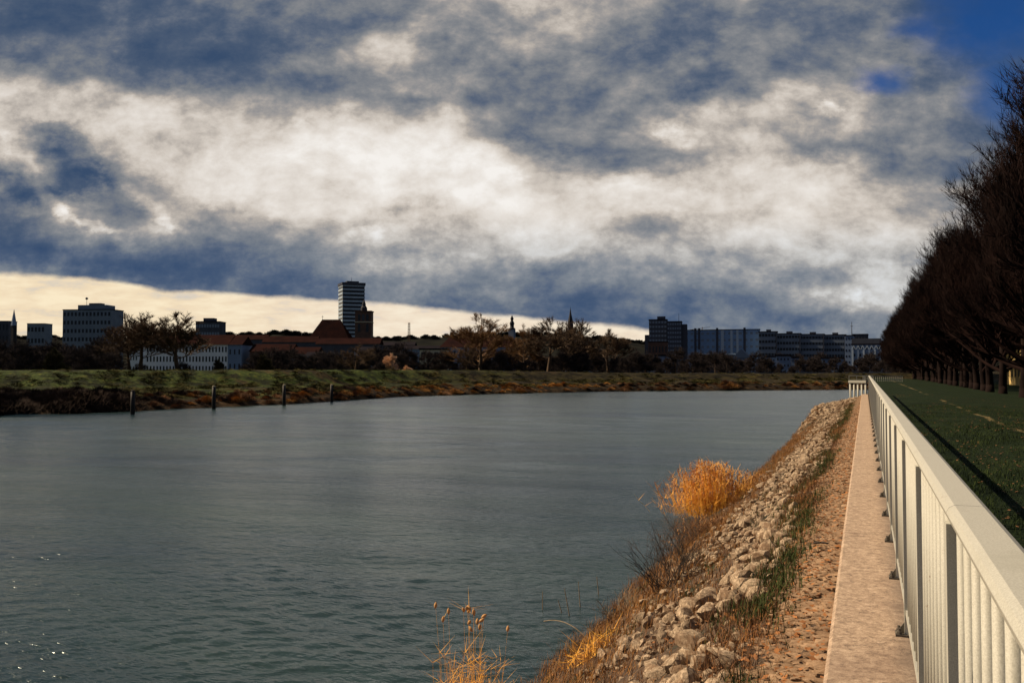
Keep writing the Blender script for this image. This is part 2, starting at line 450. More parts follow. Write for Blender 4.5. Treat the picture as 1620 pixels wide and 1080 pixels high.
M['steel'] = simple('dull_steel', (.16, .14, .11), (.05, .042, .035), 30, .6)
def f_rock(nt, b):
    t = nt.n('ShaderNodeTexCoord'); oi = nt.n('ShaderNodeObjectInfo'); g = nt.n('ShaderNodeNewGeometry')
    n1 = nt.noise(g.outputs['Position'], 2.3, 3, .6); n2 = nt.noise(g.outputs['Position'], 38, 6, .7); n3 = nt.noise(g.outputs['Position'], 5, 4, .6)
    c = nt.ramp(n2.outputs['Fac'], [(.3, (.065, .045, .03)), (.5, (.34, .245, .155)), (.68, (.66, .50, .34))])
    k = nt.m('MULTIPLY_ADD', n1.outputs['Fac'], .9, .5)
    c = nt.mix(1.0, c, nt.xyz(k, k, k), 'MULTIPLY')
    c = nt.mix(nt.m('MULTIPLY', nt.sstep(n3.outputs['Fac'], .48, .62), .75), c, (.14, .075, .035))
    nt.link(c, b.inputs['Base Color']); b.inputs['Roughness'].default_value = .9
    bp = nt.n('ShaderNodeBump'); bp.inputs['Strength'].default_value = .7; bp.inputs['Distance'].default_value = .012
    nt.link(n2.outputs['Fac'], bp.inputs['Height']); nt.link(bp.outputs[0], b.inputs['Normal'])
M['rock'] = mat('granite_rubble', f_rock)
M['cobble'] = simple('warm_cobble', (.40, .26, .155), (.15, .09, .05), 6, .9, .5, 40)
M['straw'] = simple('dry_straw', (.46, .22, .055), (.22, .085, .02), 4, .8)
M['reed'] = simple('orange_reed', (.95, .52, .08), (.75, .32, .035), 5, .75)
M['plume'] = simple('reed_plume', (.66, .38, .16), (.42, .2, .07), 20, .9)
M['twig'] = simple('dark_twig', (.055, .038, .028), (.025, .018, .014), 8, .9)
M['paletwig'] = simple('pale_stem', (.30, .24, .17), (.16, .12, .08), 8, .9)
M['brush'] = simple('dead_brush', (.24, .11, .04), (.07, .035, .018), .7, .95)
M['grass'] = simple('green_grass', (.075, .10, .022), (.022, .040, .008), 1.2, .9)
M['lawnblade'] = simple('lawn_blade', (.045, .065, .018), (.009, .017, .006), 1.0, .95, spec=.1)
M['leaf'] = simple('fallen_leaf', (.46, .19, .06), (.16, .07, .03), 5, .85)
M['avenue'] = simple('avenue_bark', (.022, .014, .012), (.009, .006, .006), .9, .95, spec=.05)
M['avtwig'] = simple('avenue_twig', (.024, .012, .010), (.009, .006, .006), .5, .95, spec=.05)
M['bark'] = simple('far_bark', (.15, .095, .055), (.07, .048, .032), .5, .95)
M['fargold'] = simple('far_gold', (.42, .20, .05), (.14, .07, .025), .15, .95, spec=.1)
M['farbrush'] = simple('far_brush', (.060, .038, .028), (.014, .010, .009), .10, .95, spec=.1)
M['belt'] = simple('belt_twig', (.075, .058, .052), (.030, .026, .028), .1, .95, spec=.05)
M['tuft'] = simple('rough_tuft', (.10, .085, .028), (.022, .026, .012), .12, .95, spec=.05)
M['olive'] = simple('olive_willow', (.085, .068, .024), (.04, .034, .014), .3, .95)
M['goldtwig'] = simple('golden_twig', (.26, .15, .06), (.13, .07, .035), .3, .95)
M['wood'] = simple('wet_timber', (.030, .024, .022), (.012, .010, .010), 2, .7)
M['cap'] = simple('pale_cap', (.42, .38, .25), (.3, .26, .18), 4, .7)
M['hill'] = simple('wooded_hill', (.022, .022, .018), (.010, .011, .012), .03, 1.0, spec=0)
M['redroof'] = simple('red_tile', (.032, .014, .012), (.018, .010, .010), .2, 1.0, spec=0.0)  # tile colour darkened to stand in for cloud shadow over the town
M['darkroof'] = simple('dark_roof', (.026, .022, .026), (.015, .014, .018), .2, 1.0, spec=0.0)
M['brick'] = simple('old_brick', (.14, .075, .055), (.08, .048, .04), .3, .9)
M['whitewall'] = simple('white_render', (.78, .80, .84), (.66, .69, .74), .2, .9)
M['creamwall'] = simple('cream_render', (.60, .54, .40), (.48, .43, .32), .2, .9)
M['greywall'] = simple('grey_panel', (.20, .24, .30), (.15, .185, .24), .15, 1.0, spec=0.0)
M['darkwall'] = simple('dark_panel', (.085, .092, .115), (.06, .065, .085), .2, 1.0, spec=0.0)
M['bluewall'] = simple('blue_panel', (.20, .32, .52), (.15, .25, .42), .1, .8)
M['midblue'] = simple('blue_grey_panel', (.20, .27, .40), (.14, .20, .31), .1, .8)
M['band'] = simple('pale_parapet', (.42, .50, .60), (.34, .42, .50), .2, .8)
M['yellow'] = simple('yellow_render', (.90, .66, .28), (.8, .56, .22), .5, .9)
M['spire'] = simple('slate_spire', (.028, .030, .04), (.018, .018, .025), .3, .8)
def f_glass(nt, b):
    b.inputs['Base Color'].default_value = (.012, .016, .022, 1); b.inputs['Roughness'].default_value = .3
    b.inputs['Specular IOR Level'].default_value = .4
M['glass'] = mat('window_glass', f_glass)
def f_glassl(nt, b):
    b.inputs['Base Color'].default_value = (.16, .2, .26, 1); b.inputs['Roughness'].default_value = .25
M['paleglass'] = mat('pale_glass', f_glassl)

# ------------------------------------------------------------------ ground, levee, river
KX0, KZ = -.21, 2.50            # river edge of the concrete kerb
WL = [(-900, 735), (-500, 692), (-200, 668), (0, 656), (110, 654), (211, 650), (339, 644), (450, 639.5), (525, 634.5), (640, 627), (760, 623.5), (865, 621), (960, 619),
      (1180, 617.5), (1340, 616), (1500, 615.5), (1700, 615), (2100, 614)]
def wl_cd(px):
    for (a, ya), (b, yb) in zip(WL, WL[1:]):
        if px <= b:
            t = (px-a)/(b-a); t = max(0, t)
            y = ya+(yb-ya)*t
            return CZ*F/(y-HZ)
    return CZ*F/(WL[-1][1]-HZ)
def levee_z(px, t):
    cr = 3.98 if px < 700 else 3.98-.75*min(1, (px-700)/350)
    P = [(-6, -1.5), (0, -.05), (1.5, .5), (6, 1.15), (14, 1.6), (22, 1.8), (32, cr), (37, cr), (50, 2.1), (90, 2.0), (300, 2.0), (9000, 2.0)]
    for (a, za), (b, zb) in zip(P, P[1:]):
        if t <= b:
            k = (t-a)/(b-a); k = max(0, k)
            if 22 <= a < 50: k = k*k*(3-2*k)
            return za+(zb-za)*k
    return 2.0
cols = list(range(-900, 2101, 12))
offs = [-6, -2, -.6, 0, .5, 1, 1.6, 2.5, 4, 6, 8, 11, 14, 18, 22, 24, 26, 28, 30, 32, 34, 37, 40, 44, 50, 65, 90, 160, 300, 900, 3000, 9000]
mb = MB()
for px in cols:
    c0 = wl_cd(px)+ (mn.noise(Vector((px*.021, 0, 0)))*1.8 + mn.noise(Vector((px*.09, 5, 0)))*.8)
    for t in offs:
        p = at(px, c0+t, 0)
        z = levee_z(px, t)
        if 0 < t < 50: z += mn.noise(Vector((p.x*.12, p.y*.12, 0)))*.22*min(1, t/3) * (.7 if 30 <= t <= 38 else 1)
        mb.v.append((p.x, p.y, z))
nc = len(offs)
for i in range(len(cols)-1):
    for j in range(nc-1):
        mb.f.append((i*nc+j, (i+1)*nc+j, (i+1)*nc+j+1, i*nc+j+1))
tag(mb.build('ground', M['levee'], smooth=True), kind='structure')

import numpy as np
def river_mesh():
    ra = np.random.RandomState(4)
    pxs = np.concatenate([np.arange(-900, -60, 12), np.arange(-60, 1420, 2.0), np.arange(1420, 1700, 12)])
    yy = np.concatenate([np.arange(609, 1100, 1.4), np.arange(1100, 2400, 12)])
    cd = CZ*F/(yy-HZ)
    P, C = np.meshgrid(pxs, cd)
    rr = (P-810)/F*C
    dC = np.gradient(cd)[:, None]; dC = np.abs(dC)*np.ones_like(P)
    X = rr*CT-C*ST; Y = rr*ST+C*CT
    Z = np.zeros_like(X)
    for k in range(90):
        lam = .12*(6.5 ** (k/89.0))*ra.uniform(.85, 1.15)
        a = -R(12)+ra.normal(0, .42)          # travel direction measured from the view axis
        kx, ky = math.sin(a), math.cos(a)
        slope = .031*(lam/.3)**-.32
        A = slope*lam/(2*math.pi)
        ph = ra.uniform(0, 6.28)
        wx = 2*math.pi/lam
        fade = np.clip((lam/np.maximum(dC, 1e-3)-2.5)/3, 0, 1)
        m = .6+.4*np.sin(rr*(.9/lam**.6)*.35+ra.uniform(0, 6.28)+C*.21*ra.uniform(.5, 1.5))
        Z += fade*A*m*np.sin(wx*(rr*kx+C*ky)+ph+.8*np.sin(rr*.5/lam+ra.uniform(0, 6)))
    for k in range(46):                       # longer, lower waves of the open river further out
        lam = 1.3*(6 ** (k/45.0))*ra.uniform(.85, 1.15); a = -R(12)+ra.normal(0, .30)
        A = .015*lam/(2*math.pi)
        fade = np.clip((C-22)/40, 0, 1)*np.clip((lam/np.maximum(dC, 1e-3)-1.6)/2, 0, 1)
        Z += fade*A*np.sin(2*math.pi/lam*(rr*math.sin(a)+C*math.cos(a))+ra.uniform(0, 6.28)+1.2*np.sin(rr*.35/lam+ra.uniform(0, 6)))
    gust = .75+.35*np.sin(X*.11+Y*.05+np.sin(Y*.13)*1.5)*np.sin(Y*.09-X*.04+1)
    Z *= gust
    n, m_ = X.shape
    v = np.stack([X, Y, Z], -1).reshape(-1, 3)
    idx = np.arange(n*m_).reshape(n, m_)
    q = np.stack([idx[:-1, :-1], idx[:-1, 1:], idx[1:, 1:], idx[1:, :-1]], -1).reshape(-1, 4)
    e = np.array([(-600, -200, -.12), (60, -200, -.12), (160, 260, -.12), (-600, 260, -.12)])
    nv = len(v); v = np.concatenate([v, e]); q = np.concatenate([q[:, ::-1], [[nv, nv+1, nv+2, nv+3]]])
    me = bpy.data.meshes.new('river')
    me.vertices.add(len(v)); me.vertices.foreach_set('co', v.ravel())
    me.loops.add(q.size); me.loops.foreach_set('vertex_index', q.ravel().astype(np.int32))
    me.polygons.add(len(q)); me.polygons.foreach_set('loop_start', np.arange(0, q.size, 4, dtype=np.int32))
    me.polygons.foreach_set('use_smooth', [True]*len(q))
    me.update(calc_edges=True); me.validate()
    me.materials.append(M['water'])
    return me
tag(link('river', river_mesh()), kind='structure')

# lawn on the right, with a slight fall towards the trees
mb = MB()
xs = [.42, .8, 1.2, 1.8, 2.5, 3.2, 4, 5.5, 7.5, 10, 13, 18, 30, 60, 160]
ys = [-12+2*i for i in range(40)]+[70+6*i for i in range(23)]
for y in ys:
    for x in xs:
        mb.v.append((x, y, 2.42-.5*min(1, max(0, (x-4)/8))+mn.noise(Vector((x*.5, y*.25, 2)))*.035))
for i in range(len(ys)-1):
    for j in range(len(xs)-1):
        k = i*len(xs)+j; mb.f.append((k, k+1, k+1+len(xs), k+len(xs)))
tag(mb.build('lawn', M['lawn'], smooth=True), kind='structure')

# near bank slope
def bank_z(x, y=0):
    t = KX0-x
    z = 2.44-.66*t if t > 0 else 2.44
    if t > 0 and y > 50:                                   # the slope swells into a stony spit before it ends
        k = min(1, (y-50)/7); z = z*(1-k)+k*max(z, 2.25-.22*t if t < 2.5 else 1.7-1.5*(t-2.5))
    if y > 61.5: z -= (y-61.5)*1.2
    return z
def shore_x(y): return -3.88+.35*mn.noise(Vector((0, y*.22, 9)))+.18*mn.noise(Vector((0, y*.9, 4)))
mb = MB()
ys = [-3+.33*i for i in range(205)]
xs = [-.2+0*i for i in range(1)]+[-.24-.16*i for i in range(36)]
for y in ys:
    sx = shore_x(y)+3.88
    for x in xs:
        f = min(1, max(0, (-x-.4)/3))
        xx = x+sx*f
        z = bank_z(x, y)+mn.noise(Vector((xx*1.6, y*1.6, 0)))*.10*min(1, f*3)+mn.noise(Vector((xx*5, y*5, 3)))*.04*min(1, f*4)
        mb.v.append((xx, y, z))
n = len(xs)
for i in range(len(ys)-1):
    for j in range(n-1):
        k = i*n+j; mb.f.append((k, k+n, k+n+1, k+1))
tag(mb.build('riverbank', M['bank'], smooth=True), kind='structure')
def bank_pt(t, y):
    """point on the slope t metres out from the kerb"""
    x = KX0-t
    f = min(1, max(0, (-x-.4)/3))
    return Vector((x+(shore_x(y)+3.88)*f, y, bank_z(x, y)))

# kerb slabs
t = empty('kerb', (0, 0, 0)); tag(t, kind='structure')
y = -1.3; random.seed(3)
while y < 58:
    ln = 5.1
    a = MB(); x0 = KX0+random.uniform(-.004, .004)
    prof = [(x0, 1.9), (x0, KZ-.02), (x0+.02, KZ), (.46, KZ+.002), (.48, KZ-.02), (.48, 1.9)]
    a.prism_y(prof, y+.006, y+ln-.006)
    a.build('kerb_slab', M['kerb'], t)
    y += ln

# ------------------------------------------------------------------ railing
rail = empty('railing', (.24, 0, KZ), 0, 'cream painted steel railing on the concrete kerb beside the river', 'railing')
def RP(mbx, name, m, par=None, smooth=False):
    o = mbx.build(name, m, par or rail, smooth)
    return o
RZ = KZ+1.17-KZ     # rail height above kerb (local z, origin on kerb top)
RL, RRr = -.048, .058         # local x of handrail edges
BX = -.020
def rail_section(y0, y1):
    a = MB(); h0, h1 = 1.118, 1.17; c = .020
    prof = [(RL+.012, h0), (RRr-.012, h0), (RRr, h0+.03), (RRr, h1-c), (RRr-c*.35, h1-c*.35), (RRr-c, h1), (RL+c, h1), (RL+c*.35, h1-c*.35), (RL, h1-c), (RL, h0+.03)]
    a.prism_y(prof, y0, y1)
    return a
y = 5.6-1.49*4-.05
segs = []
while y < 59.5:
    segs.append((y, min(y+2.98, 60.0))); y += 2.98
for a0, a1 in segs:
    RP(rail_section(a0+.002, a1-.002), 'handrail', M['paint'])
a = MB(); a.box(BX-.02, BX+.016, -.4, 60, .12, .15); RP(a, 'bottom_rail', M['paint'])
posts = [5.6+1.49*k for k in range(-4, 37)]
pm = MB(); pm.box(RL+.001, RRr-.03, -.028, .028, .012, 1.117); pme = pm.mesh('post', M['paint'])
bpm = MB(); bpm.box(-.095, .085, -.05, .05, .0, .014)
bpm.prism_y([(-.09, .014), (-.036, .014), (-.036, .09)], -.006, .006); bpme = bpm.mesh('base_plate', M['steel'])
bo = MB(); bo.lathe([(.016, .014), (.016, .028), (.009, .029), (.009, .045)], 6); bome = bo.mesh('bolt', M['steel'])
for py_ in posts:
    p = link('post', pme, rail); p.location = (0, py_, 0)
    q = link('base_plate', bpme, p)
    for dy in (-.03, .03):
        b_ = link('bolt', bome, p); b_.location = (-.075, dy, 0)
bm_ = MB(); bm_.tube((BX, 0, .151), (BX, 0, 1.117), .0145, .0145, 10); bme = bm_.mesh('baluster', M['paint'], True)
bars = []
for py_ in posts:
    for k in range(1, 9): bars.append(py_+.03+k*1.46/9)
bars = [b for b in bars if b < 59.9]
vis = sorted([b for b in bars if b > 1.0])
for yb in vis[:100]:
    o = link('baluster', bme, rail); o.location = (0, yb, 0)
a = MB()
for yb in vis[100:]+[b for b in bars if b <= 1.0]:
    a.tube((BX, yb, .151), (BX, yb, 1.117), .0145, .0145, 6)
tag(RP(a, 'baluster', M['paint'], None, True), kind='stuff')

# far end of the railing: short return towards the river with stout pillars, then a thin rail across the lawn
ra = empty('balustrade', (.05, 60.2, KZ), R(-25), 'short sunlit cream balustrade with stout round pillars where the kerb ends', 'balustrade')
a = MB(); a.box(-1.1, .05, -.12, .14, .70, .86); a.build('top_beam', M['cap2'] if 'cap2' in M else M['paint'], ra)
for k in range(5):
    a = MB(); a.tube((-1.02+k*.25, 0, -1.3), (-1.02+k*.25, 0, .699), .06, .06, 12); a.build('pillar', M['paint'], ra, True)
a = MB(); a.box(-1.2, .1, -.15, .5, -2.4, -.6); a.build('footing', M['kerb'], ra)
rb = empty('thin_railing', (0, 62.5, KZ), 0, 'thin pale railing standing behind the balustrade, above its beam', 'railing')
for z0, z1 in ((1.12, 1.17), (.88, .90)):
    a = MB(); a.box(-1.0, .5, -.02, .02, z0, z1); a.build('rail', M['paint'], rb)
for k in range(4):
    a = MB(); a.box(-1.0+k*.48, -.96+k*.48, -.025, .025, -.05, 1.119); a.build('post', M['paint'], rb)
rb = empty('low_railing', at(1368, 125, 2.35), TH, 'low pale railing crossing the far end of the lawn in front of the avenue', 'railing')
a = MB(); a.box(-.3, 5.4, -.03, .03, .78, .86); a.build('handrail', M['paint'], rb)
a = MB(); a.box(-.3, 5.4, -.02, .02, .30, .36); a.build('lower_rail', M['paint'], rb)
for k in range(20):
    a = MB(); a.box(-.28+k*.29, -.20+k*.29, -.025, .025, -.1, .779); a.build('picket', M['paint'], rb)

# ------------------------------------------------------------------ rocks
def rock_mesh(seed, sx, sy, sz, sub=2, smooth=False):
    rnd = random.Random(seed)
    bm = bmesh.new(); bmesh.ops.create_icosphere(bm, subdivisions=sub, radius=1)
    planes = []
    for k in range(11):
        v = Vector((rnd.gauss(0, 1), rnd.gauss(0, 1), rnd.gauss(0, 1))).normalized()
        planes.append((v, rnd.uniform(.52, .88)))
    for v in bm.verts:
        for n_, d in planes:
            k = v.co.dot(n_)
            if k > d: v.co -= n_*(k-d)
        v.co += v.co*mn.noise(v.co*3+Vector((seed, 0, 0)))*.10
        v.co = Vector((v.co.x*sx, v.co.y*sy, v.co.z*sz))
    me = bpy.data.meshes.new('rock'); bm.to_mesh(me); bm.free()
    me.materials.append(M['rock'])
    return me
rocks = [rock_mesh(i, random.uniform(.8, 1.25), random.uniform(.7, 1.1), random.uniform(.5, .8)) for i in range(10)]
lowrocks = [rock_mesh(i+40, 1, .85, .6, 1) for i in range(6)]
def add_mesh(mb_, me, mtx):
    k = len(mb_.v)
    mb_.v += [tuple(mtx @ v.co) for v in me.vertices]
    mb_.f += [tuple(k+i for i in p.vertices) for p in me.polygons]
def rmat(p, s, rnd, tilt=.4):
    return Matrix.Translation(p) @ Matrix.Rotation(rnd.uniform(0, 6.28), 4, 'Z') @ Matrix.Rotation(rnd.gauss(0, tilt), 4, 'X') @ Matrix.Rotation(rnd.gauss(0, tilt), 4, 'Y') @ Matrix.Diagonal((s, s, s, 1))
rnd = random.Random(11)
cand = []
placed = {}
def try_place(t, y, s, k=1.25):
    gx, gy = int(t/.3), int(y/.3)
    for i in (-1, 0, 1):
        for j in (-1, 0, 1):
            for (a, b, c) in placed.get((gx+i, gy+j), ()):
                if (a-t)**2+(b-y)**2 < ((s+c)*k*.5)**2: return False
    placed.setdefault((gx, gy), []).append((t, y, s)); return True
for _ in range(42000):
    y = 3.0+rnd.random()**1.4*57
    cen = 1.30+.35*mn.noise(Vector((y*.13, 1, 0)))
    t = rnd.gauss(cen, .46)
    if t < .62 or t > 3.3: continue
    s = (.05+.115*rnd.random()**1.4)*(1.15 if abs(t-cen) < .5 else .8)
    if mn.noise(Vector((t*.9, y*.55, 7))) > .13: continue
    if try_place(t, y, s): cand.append((y, t, s))
cand.sort(key=lambda c: c[0]/c[2]**.7)
RLAB = 'angular pale granite boulder in the rubble slope below the kerb'
stuff_rock = MB()
for i, (y, t, s) in enumerate(cand):
    p = bank_pt(t, y); p.z += s*.22+rnd.uniform(-.03, .05)
    m = rmat(p, s, rnd)
    if i < 300:
        o = link('rock', rocks[rnd.randrange(10)]); o.matrix_world = m
        tag(o, RLAB, 'rock', 'granite boulders of the bank rubble')
    else:
        add_mesh(stuff_rock, lowrocks[rnd.randrange(6)], m)
# small rubble of the same kind between and below them
for _ in range(3400):
    y = 2.6+rnd.random()**1.25*57; t = rnd.uniform(.75, 3.2); s = rnd.uniform(.025, .06)
    p = bank_pt(t, y); p.z += s*.25
    add_mesh(stuff_rock, lowrocks[rnd.randrange(6)], rmat(p, s, rnd))
# stony spit by the balustrade
for _ in range(420):
    y = rnd.uniform(53, 61.5); t = rnd.uniform(.3, 3.4); s = rnd.uniform(.08, .2)
    p = bank_pt(t, y); p.z += s*.2
    add_mesh(stuff_rock, lowrocks[rnd.randrange(6)], rmat(p, s, rnd))
o = stuff_rock.build('rubble', M['rock'], fix=False); tag(o, 'smaller granite rubble scattered over the bank slope', 'rubble', kind='stuff')

# cobble strip along the kerb
cob = MB(); rnd = random.Random(5)
for _ in range(10500):
    y = 2.4+rnd.random()**1.6*57; t = abs(rnd.gauss(.02, .28))
    if t > .62: continue
    s = rnd.uniform(.018, .055)
    p = bank_pt(t, y); p.z += s*.12
    add_mesh(cob, lowrocks[rnd.randrange(6)], Matrix.Translation(p) @ Matrix.Rotation(rnd.uniform(-.4, .4), 4, 'Z') @ Matrix.Diagonal((s*1.5, s*1.0, s*.6, 1)))
o = cob.build('stone_strip', M['cobble'], fix=False); tag(o, 'rough strip of small flat stones beside the kerb', 'paving', kind='stuff')

# ------------------------------------------------------------------ grasses, leaves, brush (uncountable)
def blade(mb_, p, h, w, rnd, lean=.5, bend=.3, dirv=None):
    a = rnd.uniform(0, 6.28)
    l = Vector((math.cos(a), math.sin(a), 0))*rnd.uniform(0, lean)*h
    if dirv: l += dirv*h
    s = Vector((-math.sin(a), math.cos(a), 0))*w*.5
    q = p+Vector((0, 0, h*.55))+l*.4; e = p+Vector((0, 0, h*(1-bend*rnd.random())))+l
    k = len(mb_.v)
    mb_.v += [tuple(p-s), tuple(p+s), tuple(q+s*.7), tuple(q-s*.7), tuple(e)]
    mb_.f += [(k, k+1, k+2, k+3), (k+3, k+2, k+4)]
rnd = random.Random(21)
gr = MB(); dg = MB(); lf = MB()
for _ in range(3600):
    y = 2.6+rnd.random()**1.4*55; t = .62+rnd.gauss(0, .17)+.16*mn.noise(Vector((y*.3, 0, 5)))
    if rnd.random() < .22: t = rnd.uniform(.4, 3.4)
    if t < .2: continue
    if mn.noise(Vector((t*1.2, y*.55, 2))) < -.16: continue
    p = bank_pt(t, y)
    for k in range(14):
        blade(gr, p+Vector((rnd.gauss(0, .06), rnd.gauss(0, .06), -.01)), rnd.uniform(.05, .15), .007, rnd, .8)
for _ in range(8500):
    y = 2.6+rnd.random()**1.3*57; t = rnd.uniform(.35, 3.9)
    if t < 1.9 and mn.noise(Vector((t*1.1, y*.6, 7))) < .05: continue
    p = bank_pt(t, y); hh = .10+.16*(t > 2.2)*rnd.random()
    for k in range(9):
        blade(dg, p+Vector((rnd.gauss(0, .07), rnd.gauss(0, .07), -.02)), rnd.uniform(.5, 1.2)*hh, .006, rnd, .9)
for _ in range(6500):
    y = 2.4+rnd.random()**1.5*40; t = abs(rnd.gauss(.2, .55))
    if rnd.random() < .3: t = rnd.uniform(0, 3.5)
    p = bank_pt(t, y)+Vector((0, 0, rnd.uniform(.02, .05))); a = rnd.uniform(0, 6.28); s = rnd.uniform(.014, .032)
    x1 = Vector((math.cos(a), math.sin(a), rnd.uniform(-.5, .5)))*s; y1 = Vector((-math.sin(a), math.cos(a), rnd.uniform(-.5, .5)))*s*.6
    lf.quad(tuple(p-x1), tuple(p-y1), tuple(p+x1), tuple(p+y1))
br = MB()
for _ in range(8500):
    y = 2.6+rnd.random()**1.35*57; t = .70+rnd.gauss(0, .22)
    if rnd.random() < .55: t = rnd.uniform(.9, 3.9)
    if t < .25: continue
    p = bank_pt(t, y)
    for k in range(7): blade(br, p+Vector((rnd.gauss(0, .07), rnd.gauss(0, .07), -.01)), rnd.uniform(.04, .17), .006, rnd, 1.3)
tag(br.build('bank_brush', M['brush'], fix=False), 'dead brown weeds and stems matted over the bank', 'weeds', kind='stuff')
tag(gr.build('bank_grass', M['grass'], fix=False), 'low dark green grass tufts along the upper bank', 'grass', kind='stuff')
tag(dg.build('dry_grass', M['straw'], fix=False), 'orange brown dry grass over the lower bank', 'dry grass', kind='stuff')
tag(lf.build('fallen_leaves', M['leaf'], fix=False), 'brown fallen leaves on the stones beside the kerb', 'leaves', kind='stuff')
lb = MB()
for _ in range(60000):
    y = 5+rnd.random()**1.6*40; x = rnd.uniform(.5, .9+y*.22)
    p = Vector((x, y, 2.40-.5*min(1, max(0, (x-4)/8))))
    cl_ = mn.noise(Vector((x*1.5, y*.8, 4)))
    blade(lb, p, rnd.uniform(.03, .075)*(1.25+cl_), .009, rnd, .9)
ll = MB()
for _ in range(5200):
    y = 5+rnd.random()**1.5*60; x = rnd.uniform(.5, 1.2+y*.24)
    if mn.noise(Vector((x*.6, y*.3, 1))) < -.1: continue
    p = Vector((x, y, 2.44-.5*min(1, max(0, (x-4)/8)))); an = rnd.uniform(0, 6.28); sz_ = rnd.uniform(.012, .03)
    x1 = Vector((math.cos(an), math.sin(an), rnd.uniform(-.4, .4)))*sz_; y1 = Vector((-math.sin(an), math.cos(an), rnd.uniform(-.4, .4)))*sz_*.7
    ll.quad(tuple(p-x1), tuple(p-y1), tuple(p+x1), tuple(p+y1))
tag(ll.build('lawn_leaves', M['brush'], fix=False), 'scattered brown leaves on the dark lawn', 'leaves', kind='stuff')
tag(lb.build('lawn_grass', M['lawnblade'], fix=False), 'short dark green grass blades of the lawn behind the railing', 'grass', kind='stuff')

# ------------------------------------------------------------------ plants on the near shore
def stalk(mb_, p, q, r, n=4, k=3, wob=.03, rnd=random):
    pts = [Vector(p).lerp(Vector(q), i/k)+(Vector((rnd.gauss(0, wob), rnd.gauss(0, wob), 0)) if 0 < i < k else Vector()) for i in range(k+1)]
    for i in range(k): mb_.tube(pts[i], pts[i+1], r*(1-i/k*.6), r*(1-(i+1)/k*.6), n, False)
    return pts
def reed_clump(px, py, wpx, h, ns, label, seed, mref='reed', lw=.008, sparse=False, z=0.05, deep=1.2, plumes=.5, stemr=.004, lean=.12):
    rnd = random.Random(seed)
    c = ground_at(px, py, z); cd = -c.x*ST+c.y*CT
    W = wpx/F*cd*.5
    t = empty('reed_clump', c, 0, label, 'reeds')
    st = MB(); lv = MB(); pl = MB()
    for i in range(ns):
        a = rnd.gauss(0, .45); b = rnd.gauss(0, .45)
        p = Vector((a*W*CT, a*W*ST, 0))+Vector((-ST, CT, 0))*b*deep*.5
        hh = h*rnd.uniform(.55, 1.0)*(1-.45*min(1, abs(a)))
        tall = sparse and i < 16
        if sparse and not tall: hh = h*rnd.uniform(.25, .62)
        if tall: hh = h*rnd.uniform(.78, 1.0); a *= 1.0
        q = p+Vector((rnd.gauss(0, lean)*hh+a*W*.25, rnd.gauss(0, lean)*hh, hh))
        pts = stalk(st, p, q, stemr, 3, 3, .02, rnd)
        for k in range(3):
            m_ = pts[rnd.randrange(1, 4)]; an = rnd.uniform(0, 6.28); ll = rnd.uniform(.12, .35)
            d = Vector((math.cos(an), math.sin(an), rnd.uniform(-.1, .9)))*ll; s = Vector((-math.sin(an), math.cos(an), 0))*lw
            lv.tri(tuple(m_-s), tuple(m_+s), tuple(m_+d))
        if tall:
            hd = MB(); hd.lathe([(.003, -.035), (.014, -.02), (.019, 0), (.014, .02), (.003, .035)], 7)
            ho = hd.build('seed_head', M['plume'], t, True); ho.location = q; ho.rotation_euler = (rnd.gauss(0, .4), rnd.gauss(0, .4), 0)
        if rnd.random() < plumes:
            for k in range(7):
                d = (q-p).normalized()
                c0 = q-d*rnd.uniform(-.05, .12)
                an = rnd.uniform(0, 6.28); e = Vector((math.cos(an)*.03, math.sin(an)*.03, .05))
                s = Vector((-math.sin(an), math.cos(an), 0))*.012
                if sparse: continue
                pl.quad(tuple(c0-e*.3), tuple(c0+s+e*.4), tuple(c0+e), tuple(c0-s+e*.4))
    st.build('stems', M[mref], t, fix=False); lv.build('leaves', M[mref], t, fix=False)
    if pl.v: pl.build('plumes', M['plume'], t, fix=False)
    return t
reed_clump(1122, 812, 115, 1.5, 800, 'bright orange reed clump standing in the water off the bank', 1, deep=1.5)
reed_clump(1128, 868, 120, .75, 520, 'lower rusty brown reeds between the bright orange clump and the boulders', 2, 'brush', deep=1.4, plumes=.1)
reed_clump(742, 1165, 90, 1.5, 190, 'tall sparse reeds with feathery heads at the bottom edge', 3, 'reed', deep=.5, plumes=0, lean=.05, z=0.0, stemr=.0022, lw=.003, sparse=True)
reed_clump(962, 1070, 90, .42, 420, 'orange dead grass mound at the lower end of the bank', 4, 'reed', z=.25, deep=1.0, plumes=0)
reed_clump(1285, 703, 34, 1.0, 130, 'small brown bush at the waterline below the far kerb', 5, 'brush', deep=.8, plumes=0)
reed_clump(1185, 792, 60, .9, 160, 'thin rusty reeds close to the boulders right of the orange clump', 8, 'straw', z=.2, deep=1.0, plumes=.2)
reed_clump(1335, 655, 26, .9, 120, 'dark dry bush against the foot of the balustrade', 9, 'brush', z=1.6, deep=.8, plumes=0)

